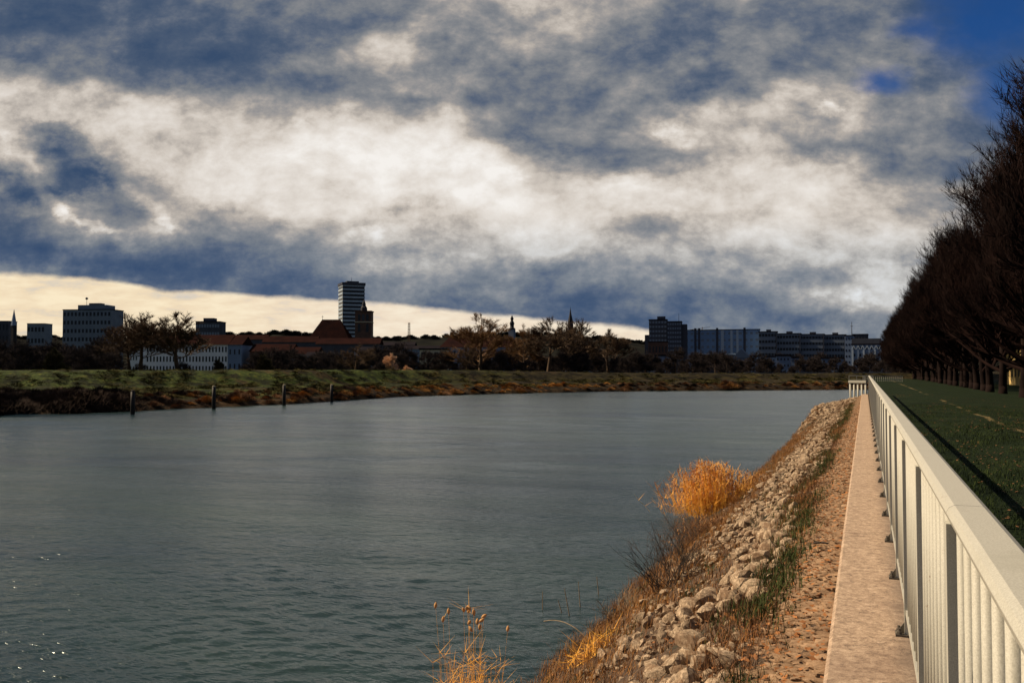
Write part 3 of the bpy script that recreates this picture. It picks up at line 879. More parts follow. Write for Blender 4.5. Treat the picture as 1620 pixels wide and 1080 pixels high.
def bush(mb_, base, h, n, rnd, r=.006, spread=.5, lev=3):
    def g(p, d, L, r_, k):
        q = p+d*L; mb_.tube(p, q, r_, r_*.6, 3, False)
        if k == 0: return
        for _ in range(rnd.randrange(2, 4)):
            dd = (d+Vector((rnd.gauss(0, .42), rnd.gauss(0, .42), rnd.gauss(.05, .25)))).normalized()
            g(p+d*L*rnd.uniform(.5, 1), dd, L*rnd.uniform(.55, .85), r_*.62, k-1)
    for i in range(n):
        d = Vector((rnd.gauss(0, spread), rnd.gauss(0, spread), 1)).normalized()
        g(Vector(base)+Vector((rnd.gauss(0, .08), rnd.gauss(0, .08), 0)), d, h*.4, r, lev)
for px, py, z, h, n, lab, mt, sp in [
    (1062, 985, .35, 1.7, 14, 'dark bare shrub with upright thin twigs rising from the waterline', 'twig', .22),
    (985, 990, .10, .7, 12, 'tangle of pinkish dead twigs low over the water', 'paletwig', .8),
    (1035, 950, .30, .6, 14, 'low brown bramble left of the dark upright shrub', 'brush', .7),
    (1118, 930, .8, .5, 12, 'brown bramble among the boulders above the dark shrub', 'brush', .8)]:
    rnd = random.Random(px)
    a = MB(); bush(a, (0, 0, 0), h, n, rnd, .010, sp)
    o = a.build('shrub', M[mt], fix=False); o.location = ground_at(px, py, z); tag(o, lab, 'shrub')
# leaning dead stems in the water
for i, (x0, y0, z0, x1, y1, z1, x2, y2, z2, lab) in enumerate([
    (860, 978, .02, 895, 970, .25, 925, 1003, .02, 'arched dead stem dipping into the water left of the shrubs'),
    (936, 992, .02, 950, 972, .3, 990, 968, .25, 'pale curved twig bending over the water by the bank')]):
    a = MB(); A, B, C = ground_at(x0, y0, z0), ground_at(x1, y1, z1), ground_at(x2, y2, z2)
    pr = A
    for k in range(1, 9):
        s = k/8; q = A*(1-s)**2+B*2*s*(1-s)+C*s*s; a.tube(pr, q, .009, .008, 5, False); pr = q
    tag(a.build('dead_stem', M['paletwig'], fix=False), lab, 'twig')
for px, y0, y1, lean, lab in [(858, 952, 932, 0, 'lone pale stalk furthest out in the water'), (900, 962, 928, -8, 'leaning pinkish stalk in the water'),
                        (917, 948, 917, -3, 'tall pale stalk beside the leaning one'), (888, 957, 946, -6, 'short bent yellow stalk'), (946, 930, 909, -3, 'thin reddish stalk nearest the bank')]:
    p = ground_at(px, y0+8, 0); cd = -p.x*ST+p.y*CT
    a = MB(); a.tube((0, 0, 0), (lean/F*cd, 0, (y0+8-y1)/F*cd), .009, .006, 5)
    o = a.build('reed_stalk', M['paletwig']); o.location = p; tag(o, lab, 'reed stalk')
# stick on the stones, litter
a = MB(); pts = [Vector((0, 0, 0)), Vector((.07, -.03, .015)), Vector((.16, -.04, .01)), Vector((.24, -.08, .012))]
for p, q in zip(pts, pts[1:]): a.tube(p, q, .011, .008, 6)
o = a.build('stick', M['twig'], smooth=True); p = bank_pt(.16, 8.9); o.location = p+Vector((-.1, 0, .05)); tag(o, 'short dark stick lying on the stone strip', 'stick')
M['litter'] = simple('white_litter', (.8, .85, .85), (.6, .65, .68), 3, .5)
M['redleaf'] = simple('red_scrap', (.75, .08, .02), (.6, .05, .01), 3, .6)
for px, py, z, lab, mt in [(1258, 874, 1.95, 'crumpled white scrap of paper on the grassy bank', 'litter'), (976, 993, .35, 'small bright red scrap caught in the dry plants', 'redleaf'), (1193, 1022, 1.6, 'tiny white scrap low among the grass near the front', 'litter')]:
    a = MB(); a.quad((-.03, -.02, 0), (.03, -.02, .012), (.035, .02, .03), (-.02, .022, .015)); a.quad((-.02, .022, .015), (.035, .02, .03), (.02, .03, .055), (-.02, .03, .045))
    o = a.build('paper_scrap' if mt == 'litter' else 'red_scrap', M[mt], fix=False); o.location = ground_at(px, py, z+.06); tag(o, lab, 'litter')

# ------------------------------------------------------------------ mooring posts in the river
for px, py, ytop, lab in [(211, 655, 617, 'leftmost mooring post'), (339, 647, 610, 'second'), (450, 641, 608, 'third'), (525, 635.5, 608, 'rightmost')]:
    L_ = {211: 'dark timber mooring post nearest the left edge, standing off the scrubby shore', 339: 'dark mooring post with a pale cap, second from the left',
          450: 'dark mooring post with a pale cap, third from the left', 525: 'shortest looking mooring post, furthest right of the four'}[px]
    p = ground_at(px, py, 0); cd = -p.x*ST+p.y*CT; h = (py-ytop)/F*cd
    t = empty('mooring_post', p, 0, L_, 'mooring post', 'mooring posts along the far shore')
    a = MB(); a.lathe([(.20, -1), (.19, h*.5), (.18, h-.14)], 12); a.build('pile', M['wood'], t, True)
    a = MB(); a.lathe([(.15, h-.14), (.16, h-.02), (.10, h+.02)], 12); a.build('cap', M['cap'] if px != 211 else M['wood'], t)

# ------------------------------------------------------------------ trees
def tree_meshes(seed, H, trunk_h, r0, mbark, mtwig, levels=5, nlimb=9, spread=.55, twig_len=.7, twig_w=.03, up=.25, twigs=9, fan=1.0, crownr=None):
    rnd = random.Random(seed); tr = MB(); cr = MB()
    def twig(p, d):
        for _ in range(twigs):
            dd = (d+Vector((rnd.gauss(0, .55), rnd.gauss(0, .55), rnd.gauss(up, .4)))).normalized()
            L_ = twig_len*rnd.uniform(.5, 1.3)
            s = dd.orthogonal().normalized()
            s = (Matrix.Rotation(rnd.uniform(0, 6.28), 3, dd) @ s)*twig_w*.5
            e = p+dd*L_+Vector((0, 0, L_*.12))
            cr.tri(tuple(p-s), tuple(p+s), tuple(e))
    def g(p, d, L_, r, lv, dst):
        q = p; n = 3 if lv > 2 else 2
        for i in range(n):
            d = (d+Vector((rnd.gauss(0, .12), rnd.gauss(0, .12), up*.25))).normalized()
            q2 = q+d*L_/n
            dst.tube(q, q2, r*(1-.35*i/n), r*(1-.35*(i+1)/n), 6 if lv > 3 else 3, False)
            if lv > 0:
                for _ in range(rnd.choice((1, 2)) if i else rnd.choice((0, 1, 1))):
                    dd = (d+Vector((rnd.gauss(0, spread), rnd.gauss(0, spread), rnd.gauss(up*.6, spread*.6)))).normalized()
                    g(q2, dd, L_*rnd.uniform(.58, .8), r*.55, lv-1, cr)
            q = q2
            if lv <= 2: twig(q, d)
        if lv > 0: g(q, d, L_*.75, r*.6, lv-1, cr)
    p = Vector((0, 0, 0)); d = Vector((rnd.gauss(0, .03), rnd.gauss(0, .03), 1)).normalized()
    tr.lathe([(r0*1.5, -.3), (r0*1.15, .25), (r0, .9)], 10)
    p = Vector((0, 0, .85)); top = H*.62; n = 8; r = r0
    for i in range(n):
        d = (d+Vector((rnd.gauss(0, .04), rnd.gauss(0, .04), .1))).normalized()
        q = p+d*(top/n); r2 = r0*(1-.75*(i+1)/n)
        tr.tube(p, q, r, r2, 10, False); p, r = q, r2
        if p.z > trunk_h:
            for _ in range(max(1, round(nlimb/n*1.6))):
                a = rnd.uniform(0, 6.28); f = (p.z-trunk_h)/H
                dd = Vector((math.cos(a)*fan, math.sin(a)*fan, .35+f*1.4)).normalized()
                g(p, dd, H*.20*(1-.5*f), r*.55, levels-1 if levels < 5 else (4 if levels == 6 else 3), cr)
    g(p, d, H*.17, r, 3, cr)
    # scale the height to H exactly
    zm = max(v[2] for v in cr.v); k = H/zm
    cr.v = [(v[0]*k, v[1]*k, v[2]*k) for v in cr.v]; tr.v = [(v[0]*k, v[1]*k, v[2]*k) for v in tr.v]
    if levels == 6:
        out = []
        for v in cr.v:
            r_ = math.hypot(v[0], v[1]); lim = 5.6
            kk = 1 if r_ < lim else (lim+(r_-lim)*.45)/r_
            out.append((v[0]*kk, v[1]*kk, v[2]))
        cr.v = out
    if crownr:
        cr.v = [(v[0]*crownr, v[1]*crownr, v[2]) for v in cr.v]
    return tr.mesh('trunk', mbark, True), cr.mesh('crown', mtwig)
def place_tree(meshes, loc, s, rz, label, group=None, cat='tree', name='bare_tree', sz=None):
    t = empty(name, loc, rz, label, cat, group)
    t.scale = (s, s, sz or s)
    link('trunk', meshes[0], t); link('crown', meshes[1], t)
    return t
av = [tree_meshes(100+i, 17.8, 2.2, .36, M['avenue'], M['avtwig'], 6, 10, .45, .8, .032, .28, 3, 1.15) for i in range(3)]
rnd = random.Random(2)
ys = []; y = 34.0
while y < 330: ys.append(y); y += 5.6
for i, y in enumerate(ys):
    for row, xx in ((0, 10.6), (1, 17.4)):
        if row == 1 and (i % 2 or 80 < y < 160): continue
        if row == 0 and 75.5 < y < 81: continue
        s = rnd.uniform(.96, 1.05)
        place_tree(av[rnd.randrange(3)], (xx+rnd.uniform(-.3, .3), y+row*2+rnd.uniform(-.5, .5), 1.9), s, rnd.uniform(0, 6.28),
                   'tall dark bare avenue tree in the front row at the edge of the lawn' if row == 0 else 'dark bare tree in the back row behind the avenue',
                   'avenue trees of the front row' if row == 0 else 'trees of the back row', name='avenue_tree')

ft = [tree_meshes(200+i, 14, 5.0, .42, M['bark'], M['bark'], 5, 11, .62, .8, .065, .24, 9, 1.7) for i in range(4)]
gt = [tree_meshes(220+i, 14, 3.0, .36, M['bark'], M['goldtwig'], 5, 12, .6, .8, .055, .25, 9, 1.7) for i in range(2)]
dt = [tree_meshes(240+i, 9, 1.0, .2, M['bark'], M['belt'], 5, 10, .7, .8, .06, .15, 4, 1.3) for i in range(3)]
ol = tree_meshes(250, 6, .5, .2, M['bark'], M['olive'], 5, 16, .6, .7, .10, .1, 9, 1.5)
def far_tree(kind, px, ytop, cd, label, wk=1.0, rz=None):
    h = top_z(ytop, cd)-2.0
    base = {'f': (ft, 14), 'g': (gt, 14), 'd': (dt, 9)}[kind[0]]
    ms = base[0][int(kind[1])]
    s = h/base[1]
    return place_tree(ms, at(px, cd, 2.0), s*wk, rz if rz is not None else px, label, sz=s)
far_tree('f0', 205, 492, 165, 'leaning bare tree, left of the pair before the white building', 1.25)
far_tree('f1', 224, 489, 162, 'bare tree with knobbly crown, right of the pair right of the hospital block', 1.45)
far_tree('f2', 283, 489, 160, 'spreading bare oak with wide low limbs in front of the white building', 1.75)
far_tree('g0', 760, 491, 212, 'large round golden bare tree in front of the long red roof', 1.65)
far_tree('f3', 738, 540, 205, 'slim dark tree just left of the large golden one', .8)
far_tree('g1', 830, 508, 230, 'golden bare tree beside the turret with the dark cap', 1.0)
far_tree('f0', 868, 497, 222, 'tall fan shaped bare tree left of the slim spire', 1.55)
far_tree('f1', 918, 500, 235, 'bare tree directly behind the slim spire', 1.25)
far_tree('f2', 962, 517, 240, 'rounded low bare tree right of the slim spire', 1.4)
far_tree('f3', 562, 540, 168, 'low wide bare tree below the church tower', 1.5)
t = place_tree(ol, at(90, 135, 2.0), .95, 0, 'round olive yellow willow on the levee at the left', name='willow')
t = place_tree(ol, at(420, 160, 2.0), .85, 1, 'faded olive bush behind the levee near the middle left', name='willow')
t = place_tree(ol, at(345, 158, 2.0), .7, 2, 'olive bush in front of the white building', name='willow')
rnd = random.Random(77)
k = 0
for px in range(-60, 1460, 17):
    cd0 = wl_cd(px)+52
    for lay in range(2):
        cd = cd0+rnd.uniform(2, 30)+lay*60
        x = px+rnd.uniform(-8, 8)
        if 180 < x < 395 and lay == 0:
            if rnd.random() < .7: continue
            yt = 570
        if 195 < x < 385 and lay == 1: continue
        if 655 < x < 720 and rnd.random() < .6: continue
        yt = (rnd.uniform(545, 572) if lay == 0 else rnd.uniform(538, 560)) if not (180 < x < 395) else rnd.uniform(568, 576)
        if x < 185: yt -= 14
        if x > 960: yt += 6
        if x > 1180 and lay: yt += 6
        h = top_z(yt, cd)-2
        place_tree(dt[rnd.randrange(3)], at(x, cd, 2.0), h/9*rnd.uniform(1.0, 1.5), rnd.uniform(0, 6), 'dark leafless tree in the crowded belt behind the far levee', 'trees in the belt behind the far levee', sz=h/9)
        k += 1
# blossoming little trees
M['blossom'] = simple('pale_blossom', (.80, .58, .40), (.55, .34, .2), 2, .9)
bl = tree_meshes(260, 5, .8, .12, M['bark'], M['blossom'], 5, 10, .6, .5, .14, .1, 5, 1.2)
place_tree(bl, at(617, 182, 2.0), 1.15, 0, 'small tree in pale orange blossom below the town roofs', name='blossom_tree')
place_tree(bl, at(645, 180, 2.0), .9, 2, 'low wide bush in pale blossom right of the blossoming tree', name='blossom_bush', sz=.62)

# ------------------------------------------------------------------ scrub along the far shore
def clump_mesh(seed, m, n=900, w=.05):
    rnd = random.Random(seed); a = MB()
    for _ in range(n):
        an = rnd.uniform(0, 6.28); rr = abs(rnd.gauss(0, .5)); p = Vector((math.cos(an)*rr, math.sin(an)*rr, 0))
        z = rnd.uniform(0, .75)*max(.1, 1-rr*.6)
        p.z = z
        d = Vector((math.cos(an)*.5+rnd.gauss(0, .4), math.sin(an)*.5+rnd.gauss(0, .4), rnd.uniform(.3, 1))).normalized()*rnd.uniform(.2, .45)
        s = d.orthogonal().normalized()*w*.5
        a.tri(tuple(p-s), tuple(p+s), tuple(p+d))
    return a.mesh('bush', m)
cl = [clump_mesh(i, M['farbrush']) for i in range(3)]
clo = [clump_mesh(i+9, M['fargold'], 600) for i in range(2)]
clb = [clump_mesh(i+19, M['brush'], 700) for i in range(2)]
sa = MB(); sb = MB(); sc = MB(); rnd = random.Random(8)
for px_ in range(-120, 1420*2, 5):
    px = px_/2.0
    if px > 1400: break
    for lay in range(2):
        if rnd.random() < .35: continue
        t = rnd.uniform(.4, 8); x = px+rnd.uniform(-5, 5)
        cd = wl_cd(x)+t; p = at(x, cd, levee_z(x, t)-.1)
        s = rnd.uniform(.4, 1.1)*(1.4 if x < 200 else .62+.5*max(-.4, mn.noise(Vector((x*.03, 0, 0)))*1.6))
        m = Matrix.Translation(p) @ Matrix.Rotation(rnd.uniform(0, 6), 4, 'Z') @ Matrix.Diagonal((s*1.3, s*1.3, s, 1))
        orange = 560 < x < 960 and rnd.random() < (.8 if t > 2.5 else .35)
        add = sb if (orange or (x > 300 and rnd.random() < .15)) else (sc if x > 230 and rnd.random() < .5 else sa)
        add_mesh(add, (clo if add is sb else clb if add is sc else cl)[rnd.randrange(2)], m)
tl = MB(); tcl = [clump_mesh(i+50, M['tuft'], 130, .09) for i in range(3)]
for _ in range(2300):
    px = rnd.uniform(-100, 1400); t = rnd.uniform(5, 36)
    if mn.noise(Vector((px*.03, t*.12, 1))) < -.05: continue
    p = at(px, wl_cd(px)+t, levee_z(px, t)-.05); s = rnd.uniform(.2, .62)*(.6 if t > 29 else 1)
    add_mesh(tl, tcl[rnd.randrange(3)], Matrix.Translation(p) @ Matrix.Rotation(rnd.uniform(0, 6), 4, 'Z') @ Matrix.Diagonal((s*2.4, s*2.4, s, 1)))
tag(tl.build('levee_tufts', M['tuft'], fix=False), 'rough grass tufts and dead weeds over the green levee', 'grass', kind='stuff')
tag(sa.build('dark_scrub', M['farbrush'], fix=False), 'dark leafless scrub along the far waterline', 'scrub', kind='stuff')
tag(sb.build('orange_reeds', M['fargold'], fix=False), 'orange dry reeds along the middle of the far shore', 'reeds', kind='stuff')
tag(sc.build('brown_scrub', M['brush'], fix=False), 'brown bramble scrub along the far shore', 'scrub', kind='stuff')

# ------------------------------------------------------------------ hills
mb = MB(); hc = list(range(-1200, 2300, 12))
prof = [(1050, .0), (1120, .35), (1220, .75), (1320, 1.0), (1450, .95), (2200, .9), (6000, .5)]
def ridge_y(px):
    b = 532+3*math.sin(px*.013)+4*mn.noise(Vector((px*.02, 3, 0)))+2.5*mn.noise(Vector((px*.09, 3, 0)))
    if px > 880: b += 12*min(1, (px-880)/200)
    if 430 < px < 560 : b -= 4
    return b
for px in hc:
    for cd, k in prof:
        z = 2+(top_z(ridge_y(px), 1320)-2)*k
        p = at(px, cd, z); mb.v.append(tuple(p))
n = len(prof)
for i in range(len(hc)-1):
    for j in range(n-1): mb.f.append((i*n+j, (i+1)*n+j, (i+1)*n+j+1, i*n+j+1))
tag(mb.build('hills', M['hill'], smooth=True), kind='structure')
wd = MB(); rnd = random.Random(31); hcl = clump_mesh(77, None, 260, .14)
for _ in range(420):
    px = rnd.uniform(-60, 1420); cd = rnd.uniform(1290, 1330)
    z = top_z(ridge_y(px), 1320)-3; s = rnd.uniform(4, 9)
    add_mesh(wd, hcl, Matrix.Translation(at(px, cd, z)) @ Matrix.Diagonal((s*1.2, s*1.2, s, 1)))
tag(wd.build('far_woodland', M['hill'], fix=False), 'dark far off woodland along the hill crest', 'woodland', kind='stuff')

# ------------------------------------------------------------------ the town
def win_mesh(w, h, m='glass', name='window'):
    a = MB(); a.box(-w/2, w/2, -.06, .05, -h/2, h/2); return a.mesh(name, M[m])
def building(name, label, cat, x0, x1, ytop, cd, depth, wall, roof='flat', rows=0, cols=0, wf=.5, hf=.5, roofm='darkroof', eave=None, rot=0, z0=2.0, z1f=1.0, zlow=None, hip=.3, wm='glass'):
    """z up; facade on local y=0, facing the river"""
    w = (x1-x0)/F*cd
    c = at((x0+x1)/2, cd, z0)
    if rot == 0 and (x0+x1)/2 > 880: rot = -math.degrees(math.atan(((x0+x1)/2-810)/F))-3
    t = empty(name, c, TH+R(rot), label, cat)
    h = top_z(eave if eave else ytop, cd)-z0; H = top_z(ytop, cd)-z0
    a = MB(); a.box(-w/2, w/2, 0, depth, 0, h); a.build('wall', M[wall], t)
    if roof == 'flat':
        a = MB(); a.box(-w/2-.3, w/2+.3, -.3, depth+.3, h, h+.5); a.build('roof', M[roofm], t)
    elif roof == 'gable':
        a = MB(); a.prism_x([(-.6, h), (depth+.6, h), (depth/2, H)], -w/2-.4, w/2+.4); a.build('roof', M[roofm], t)
    elif roof == 'gable_front':
        a = MB(); a.prism_y([(-w/2-.4, h), (w/2+.4, h), (0, H)], -.5, depth+.5); a.build('roof', M[roofm], t)
    elif roof == 'hip':
        a = MB(); k = w*hip
        a.v = [(-w/2-.5, -.5, h), (w/2+.5, -.5, h), (w/2+.5, depth+.5, h), (-w/2-.5, depth+.5, h), (-w/2+k, depth/2, H), (w/2-k, depth/2, H)]
        a.f = [(0, 1, 5, 4), (1, 2, 5), (2, 3, 4, 5), (3, 0, 4), (3, 2, 1, 0)]; a.build('roof', M[roofm], t)
    if rows and cols:
        zl = zlow if zlow is not None else h*.06
        ph = (h-zl)/rows; pw = w/cols
        me = win_mesh(pw*wf, ph*hf, wm)
        for r in range(rows):
            for q in range(cols):
                o = link('window', me, t); o.location = (-w/2+(q+.5)*pw, 0, zl+(r+.5)*ph)
    t['_w'] = w; t['_h'] = h
    w_, h_ = w, h
    del t['_w']; del t['_h']
    return t, w_, h_
def part(t, name, m, *boxes):
    a = MB()
    for b in boxes: a.box(*b)
    return a.build(name, M[m], t)

# hospital block
t, w, h = building('hospital_block', 'broad grey blue block with a raised top storey, left skyline', 'building', 96, 177, 490, 700, 18, 'greywall', rows=7, cols=13, wf=.55, hf=.45, rot=-6)
part(t, 'roof_storey', 'greywall', (-w/2+w*.28, w/2-w*.12, 2, 14, h+.5, h+4))
part(t, 'plant_room', 'darkwall', (-w*.02, w*.22, 4, 10, h+4, h+5.6))
a = MB(); a.tube((-w*.1, 6, h+4), (-w*.1, 6, h+9), .18, .12, 5); a.lathe([(.1, h+8.4), (1.1, h+9.2), (1.1, h+9.8), (.1, h+10.6)], 8, (-w*.1, 6)); a.build('antenna', M['darkwall'], t)
building('flat_block', 'low dark flat roofed block cut by the left edge', 'building', -14, 13, 508, 900, 15, 'darkwall', rows=4, cols=5)
building('flat_block', 'small pale grey flat roofed block between the tiny spire and the hospital', 'building', 42, 70, 512, 900, 15, 'greywall', rows=4, cols=5, wf=.6, hf=.4)
t = empty('church_spire', at(21, 800, 2.0), 0, 'tiny pointed blue spire at the far left', 'spire')
a = MB(); a.box(-1.6, 1.6, -1.6, 1.6, 0, top_z(515, 800)-2); a.build('tower', M['spire'], t)
zz = top_z(515, 800)-2; a = MB(); a.lathe([(2.6, zz), (1.6, zz+6), (.1, top_z(489, 800)-2)], 8); a.build('spire_roof', M['midblue'], t)
t, w, h = building('flat_block', 'flat roofed office block with a roof hump right of the spreading oak', 'building', 309, 347, 509, 650, 14, 'darkwall', rows=6, cols=9, wf=.7, hf=.4, wm='paleglass')
part(t, 'roof_hump', 'darkwall', (-w*.24, w*.2, 3, 10, h+.5, h+3))
part(t, 'pale_band', 'band', (-w/2, w/2, -.5, -.1, h*.1, h*.16))
# long white building
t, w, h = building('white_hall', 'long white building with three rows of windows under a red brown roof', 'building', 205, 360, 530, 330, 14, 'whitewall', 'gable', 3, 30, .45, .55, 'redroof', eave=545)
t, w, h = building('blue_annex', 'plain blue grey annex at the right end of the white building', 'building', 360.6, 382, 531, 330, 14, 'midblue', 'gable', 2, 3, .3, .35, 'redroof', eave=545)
building('gabled_kiosk', 'small pale gabled house front left of the white building', 'house', 205, 218, 535, 300, 6, 'whitewall', 'gable_front', 3, 3, .4, .4, 'whitewall', eave=541)
# roofs in the middle
for x0, x1, yt, ye, cd, wall, rm, lab in [
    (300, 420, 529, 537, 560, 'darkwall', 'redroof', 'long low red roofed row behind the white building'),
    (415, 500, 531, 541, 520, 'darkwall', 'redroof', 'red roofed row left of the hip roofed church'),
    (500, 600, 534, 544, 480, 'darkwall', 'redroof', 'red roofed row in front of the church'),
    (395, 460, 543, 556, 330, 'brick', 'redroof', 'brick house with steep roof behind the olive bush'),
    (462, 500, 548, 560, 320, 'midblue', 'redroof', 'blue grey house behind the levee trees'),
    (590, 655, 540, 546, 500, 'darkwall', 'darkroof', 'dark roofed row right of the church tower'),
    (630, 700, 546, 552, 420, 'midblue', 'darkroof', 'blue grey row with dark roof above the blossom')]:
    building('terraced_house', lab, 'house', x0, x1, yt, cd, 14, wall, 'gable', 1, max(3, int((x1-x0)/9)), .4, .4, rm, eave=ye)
for x0, x1, yt, ye, cd, lab in [(483, 505, 556, 563, 280, 'small pale house behind the trees left of the church'), (610, 625, 553, 557, 300, 'tiny white gable end above the blossoming tree'), (560, 590, 548, 556, 330, 'blue grey house front below the church tower')]:
    building('small_house', lab, 'house', x0, x1, yt, cd, 10, 'midblue' if x0 != 610 else 'whitewall', 'gable', 2, 4, .35, .4, 'darkroof', eave=ye)
# high-rise tower
cd = 850; Ht = top_z(446, cd)-2
t = empty('tower_block', at(555.5, cd+14, 2.0), TH+R(22), 'tall blue glass high rise with striped floors behind the church', 'high-rise')
s = 10.6
a = MB(); a.box(-s, s, -s, s, 0, Ht); a.build('glass_core', M['glass'], t)
nf = 23
fm = MB(); fm.box(-s-.35, s+.35, -s-.35, s+.35, 0, Ht/nf*.42); fme = fm.mesh('floor_band', M['band'])
for k in range(nf):
    if k*Ht/nf < 12: continue
    o = link('floor_band', fme, t); o.location = (0, 0, k*Ht/nf)
part(t, 'roof_slab', 'darkwall', (-s-.8, s+.8, -s-.8, s+.8, Ht-2.6, Ht))
part(t, 'plant_room', 'darkwall', (-s*.5, s*.6, -s*.4, s*.5, Ht+.01, Ht+2))
a = MB(); a.tube((0, 0, Ht+2), (0, 0, Ht+6), .2, .1, 5); a.build('antenna', M['darkwall'], t)
# church
cd = 740
t = empty('brick_church', at(540, cd, 2.0), TH, 'big brick church with steep hipped red roof and a square tower', 'church')
def lx(px): return (px-540)/F*cd
def lz(py): return top_z(py, cd)-2
a = MB(); a.box(lx(489), lx(556), 0, 26, 0, lz(537)); a.build('nave_wall', M['brick'], t)
a = MB(); zt = lz(504); ze = lz(537)-.5
a.v = [(lx(486), -1, ze), (lx(553), -1, ze), (lx(553), 27, ze), (lx(486), 27, ze), (lx(504.5), 12, zt), (lx(533.5), 12, zt)]
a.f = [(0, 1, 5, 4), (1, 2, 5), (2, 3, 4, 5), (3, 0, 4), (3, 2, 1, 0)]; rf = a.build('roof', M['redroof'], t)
a = MB(); a.tube((lx(505), 12, zt), (lx(505), 12, zt+3.6), .18, .1, 5); a.box(lx(505)-.8, lx(505)+.8, 11.9, 12.1, zt+2.3, zt+2.6); a.build('roof_cross', M['darkwall'], t)
tw = MB(); tw.box(lx(562), lx(587), -2, 11, 0, lz(493)); T = tw.build('tower', M['brick'], t)
a = MB(); a.box(lx(561), lx(588), -2.6, 11.6, lz(493), lz(491.5)); a.build('cornice', M['brick'], T)
a = MB(); a.box(lx(561.4), lx(587.6), -2.35, 11.3, lz(510), lz(508.8)); a.build('cornice', M['creamwall'], T)
for px, y0, y1 in [(568.5, 497, 507), (575, 497, 507), (581.5, 497, 507), (568.5, 512, 525), (581.5, 512, 525)]:
    a = MB(); xx = lx(px); r = 1.1; z0_, z1_ = lz(y1), lz(y0)
    pr = [(xx-r, z0_), (xx+r, z0_), (xx+r, z1_-r)]+[(xx+r*math.cos(q*math.pi/6), z1_-r+r*math.sin(q*math.pi/6)) for q in range(1, 6)]+[(xx-r, z1_-r)]
    a.prism_y(pr, -2.1, -1.9); a.build('arched_window', M['glass'] if px != 575 else M['darkwall'], T)
a = MB(); a.lathe([(2.9, lz(491.5)), (2.7, lz(486)), (1.6, lz(483)), (1.5, lz(479.5)), (.15, lz(473))], 8, (lx(574), 4.5)); a.build('cupola', M['spire'], t)
# mast
def lattice(name, px, yt, cd, r, label, cat='mast', z0=2.0, mt='brick'):
    H_ = top_z(yt, cd)-z0; a = MB()
    for i in range(4):
        an = math.pi/4+i*math.pi/2; a.tube((r*math.cos(an), r*math.sin(an), 0), (r*.5*math.cos(an), r*.5*math.sin(an), H_), .22, .16, 4)
    n = int(H_/3)
    for k in range(n):
        z = k*H_/n; q = r*(1-.5*k/n)
        for i in range(4):
            an = math.pi/4+i*math.pi/2; bn = an+math.pi/2
            a.tube((q*math.cos(an), q*math.sin(an), z), (q*math.cos(bn), q*math.sin(bn), z+H_/n), .13, .13, 3, False)
    o = a.build(name, M[mt]); o.location = at(px, cd, z0); return tag(o, label, cat)
lattice('lattice_mast', 647, 510, 1000, 2.2, 'thin reddish lattice mast standing above the wooded hill')
# cream building with openings
t, w, h = building('cream_building', 'cream building with two rows of square dark openings', 'building', 664, 706, 553, 290, 12, 'creamwall', 'flat', 2, 4, .55, .6, 'darkroof')
# long red roof + turret
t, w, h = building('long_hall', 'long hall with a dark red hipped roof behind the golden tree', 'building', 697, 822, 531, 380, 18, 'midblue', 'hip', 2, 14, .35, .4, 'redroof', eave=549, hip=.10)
part(t, 'chimney', 'brick', (-w/2+w*.1, -w/2+w*.14, 8, 10, h+3, h+6.6))
cd = 400; t = empty('turret', at(810, cd, 2.0), 0, 'slender pale turret with dark onion cap at the right end of the long red roof', 'turret')
a = MB(); a.box(-1.25, 1.25, -1.25, 1.25, 0, top_z(521, cd)-2); a.build('shaft', M['greywall'], t)
z = top_z(521, cd)-2; q = cd/F
a = MB(); a.lathe([(1.5, z), (1.5, z+.5), (.9, z+.8), (.9, z+2.2), (1.15, z+2.6), (.85, z+3.4), (.55, z+3.9), (.6, z+4.4), (.8, z+4.9), (.4, z+5.7), (.08, z+6.4)], 10); a.build('onion_cap', M['spire'], t, True)
# spired church
cd = 420; t = empty('spired_church', at(903, cd, 2.0), TH, 'dark church with a slim pointed spire between the bare trees', 'church')
def lx(px): return (px-903)/F*cd
def lz(py): return top_z(py, cd)-2
a = MB(); a.box(lx(896), lx(910), 0, 4.2, 0, lz(528)); T = a.build('tower', M['spire'], t)
for xx in (lx(896.5), lx(909.5)):
    a = MB(); a.lathe([(.55, lz(528)), (.5, lz(522)), (.05, lz(515))], 6, (xx, .5)); a.build('pinnacle', M['spire'], T)
a = MB(); a.lathe([(2.2, lz(528)), (1.75, lz(522)), (1.25, lz(507)), (.55, lz(497)), (.05, lz(486))], 8, (0, 2.1)); a.build('spire_roof', M['spire'], t)
a = MB(); a.tube((0, 2.1, lz(487)), (0, 2.1, lz(484)), .07, .05, 4); a.build('finial', M['spire'], t)
a = MB(); a.box(lx(910), lx(935), .5, 12, 0, lz(545)); a.build('nave_wall', M['brick'], t)
a = MB(); a.prism_x([(0, lz(545)), (12.6, lz(545)), (6.2, lz(538.5))], lx(910), lx(936)); a.build('roof', M['darkroof'], t)
for k in range(4):
    a = MB(); xx = lx(914+k*5.6); a.box(xx-.35, xx+.35, .4, .6, lz(575), lz(556)); a.build('tall_window', M['glass'], t)
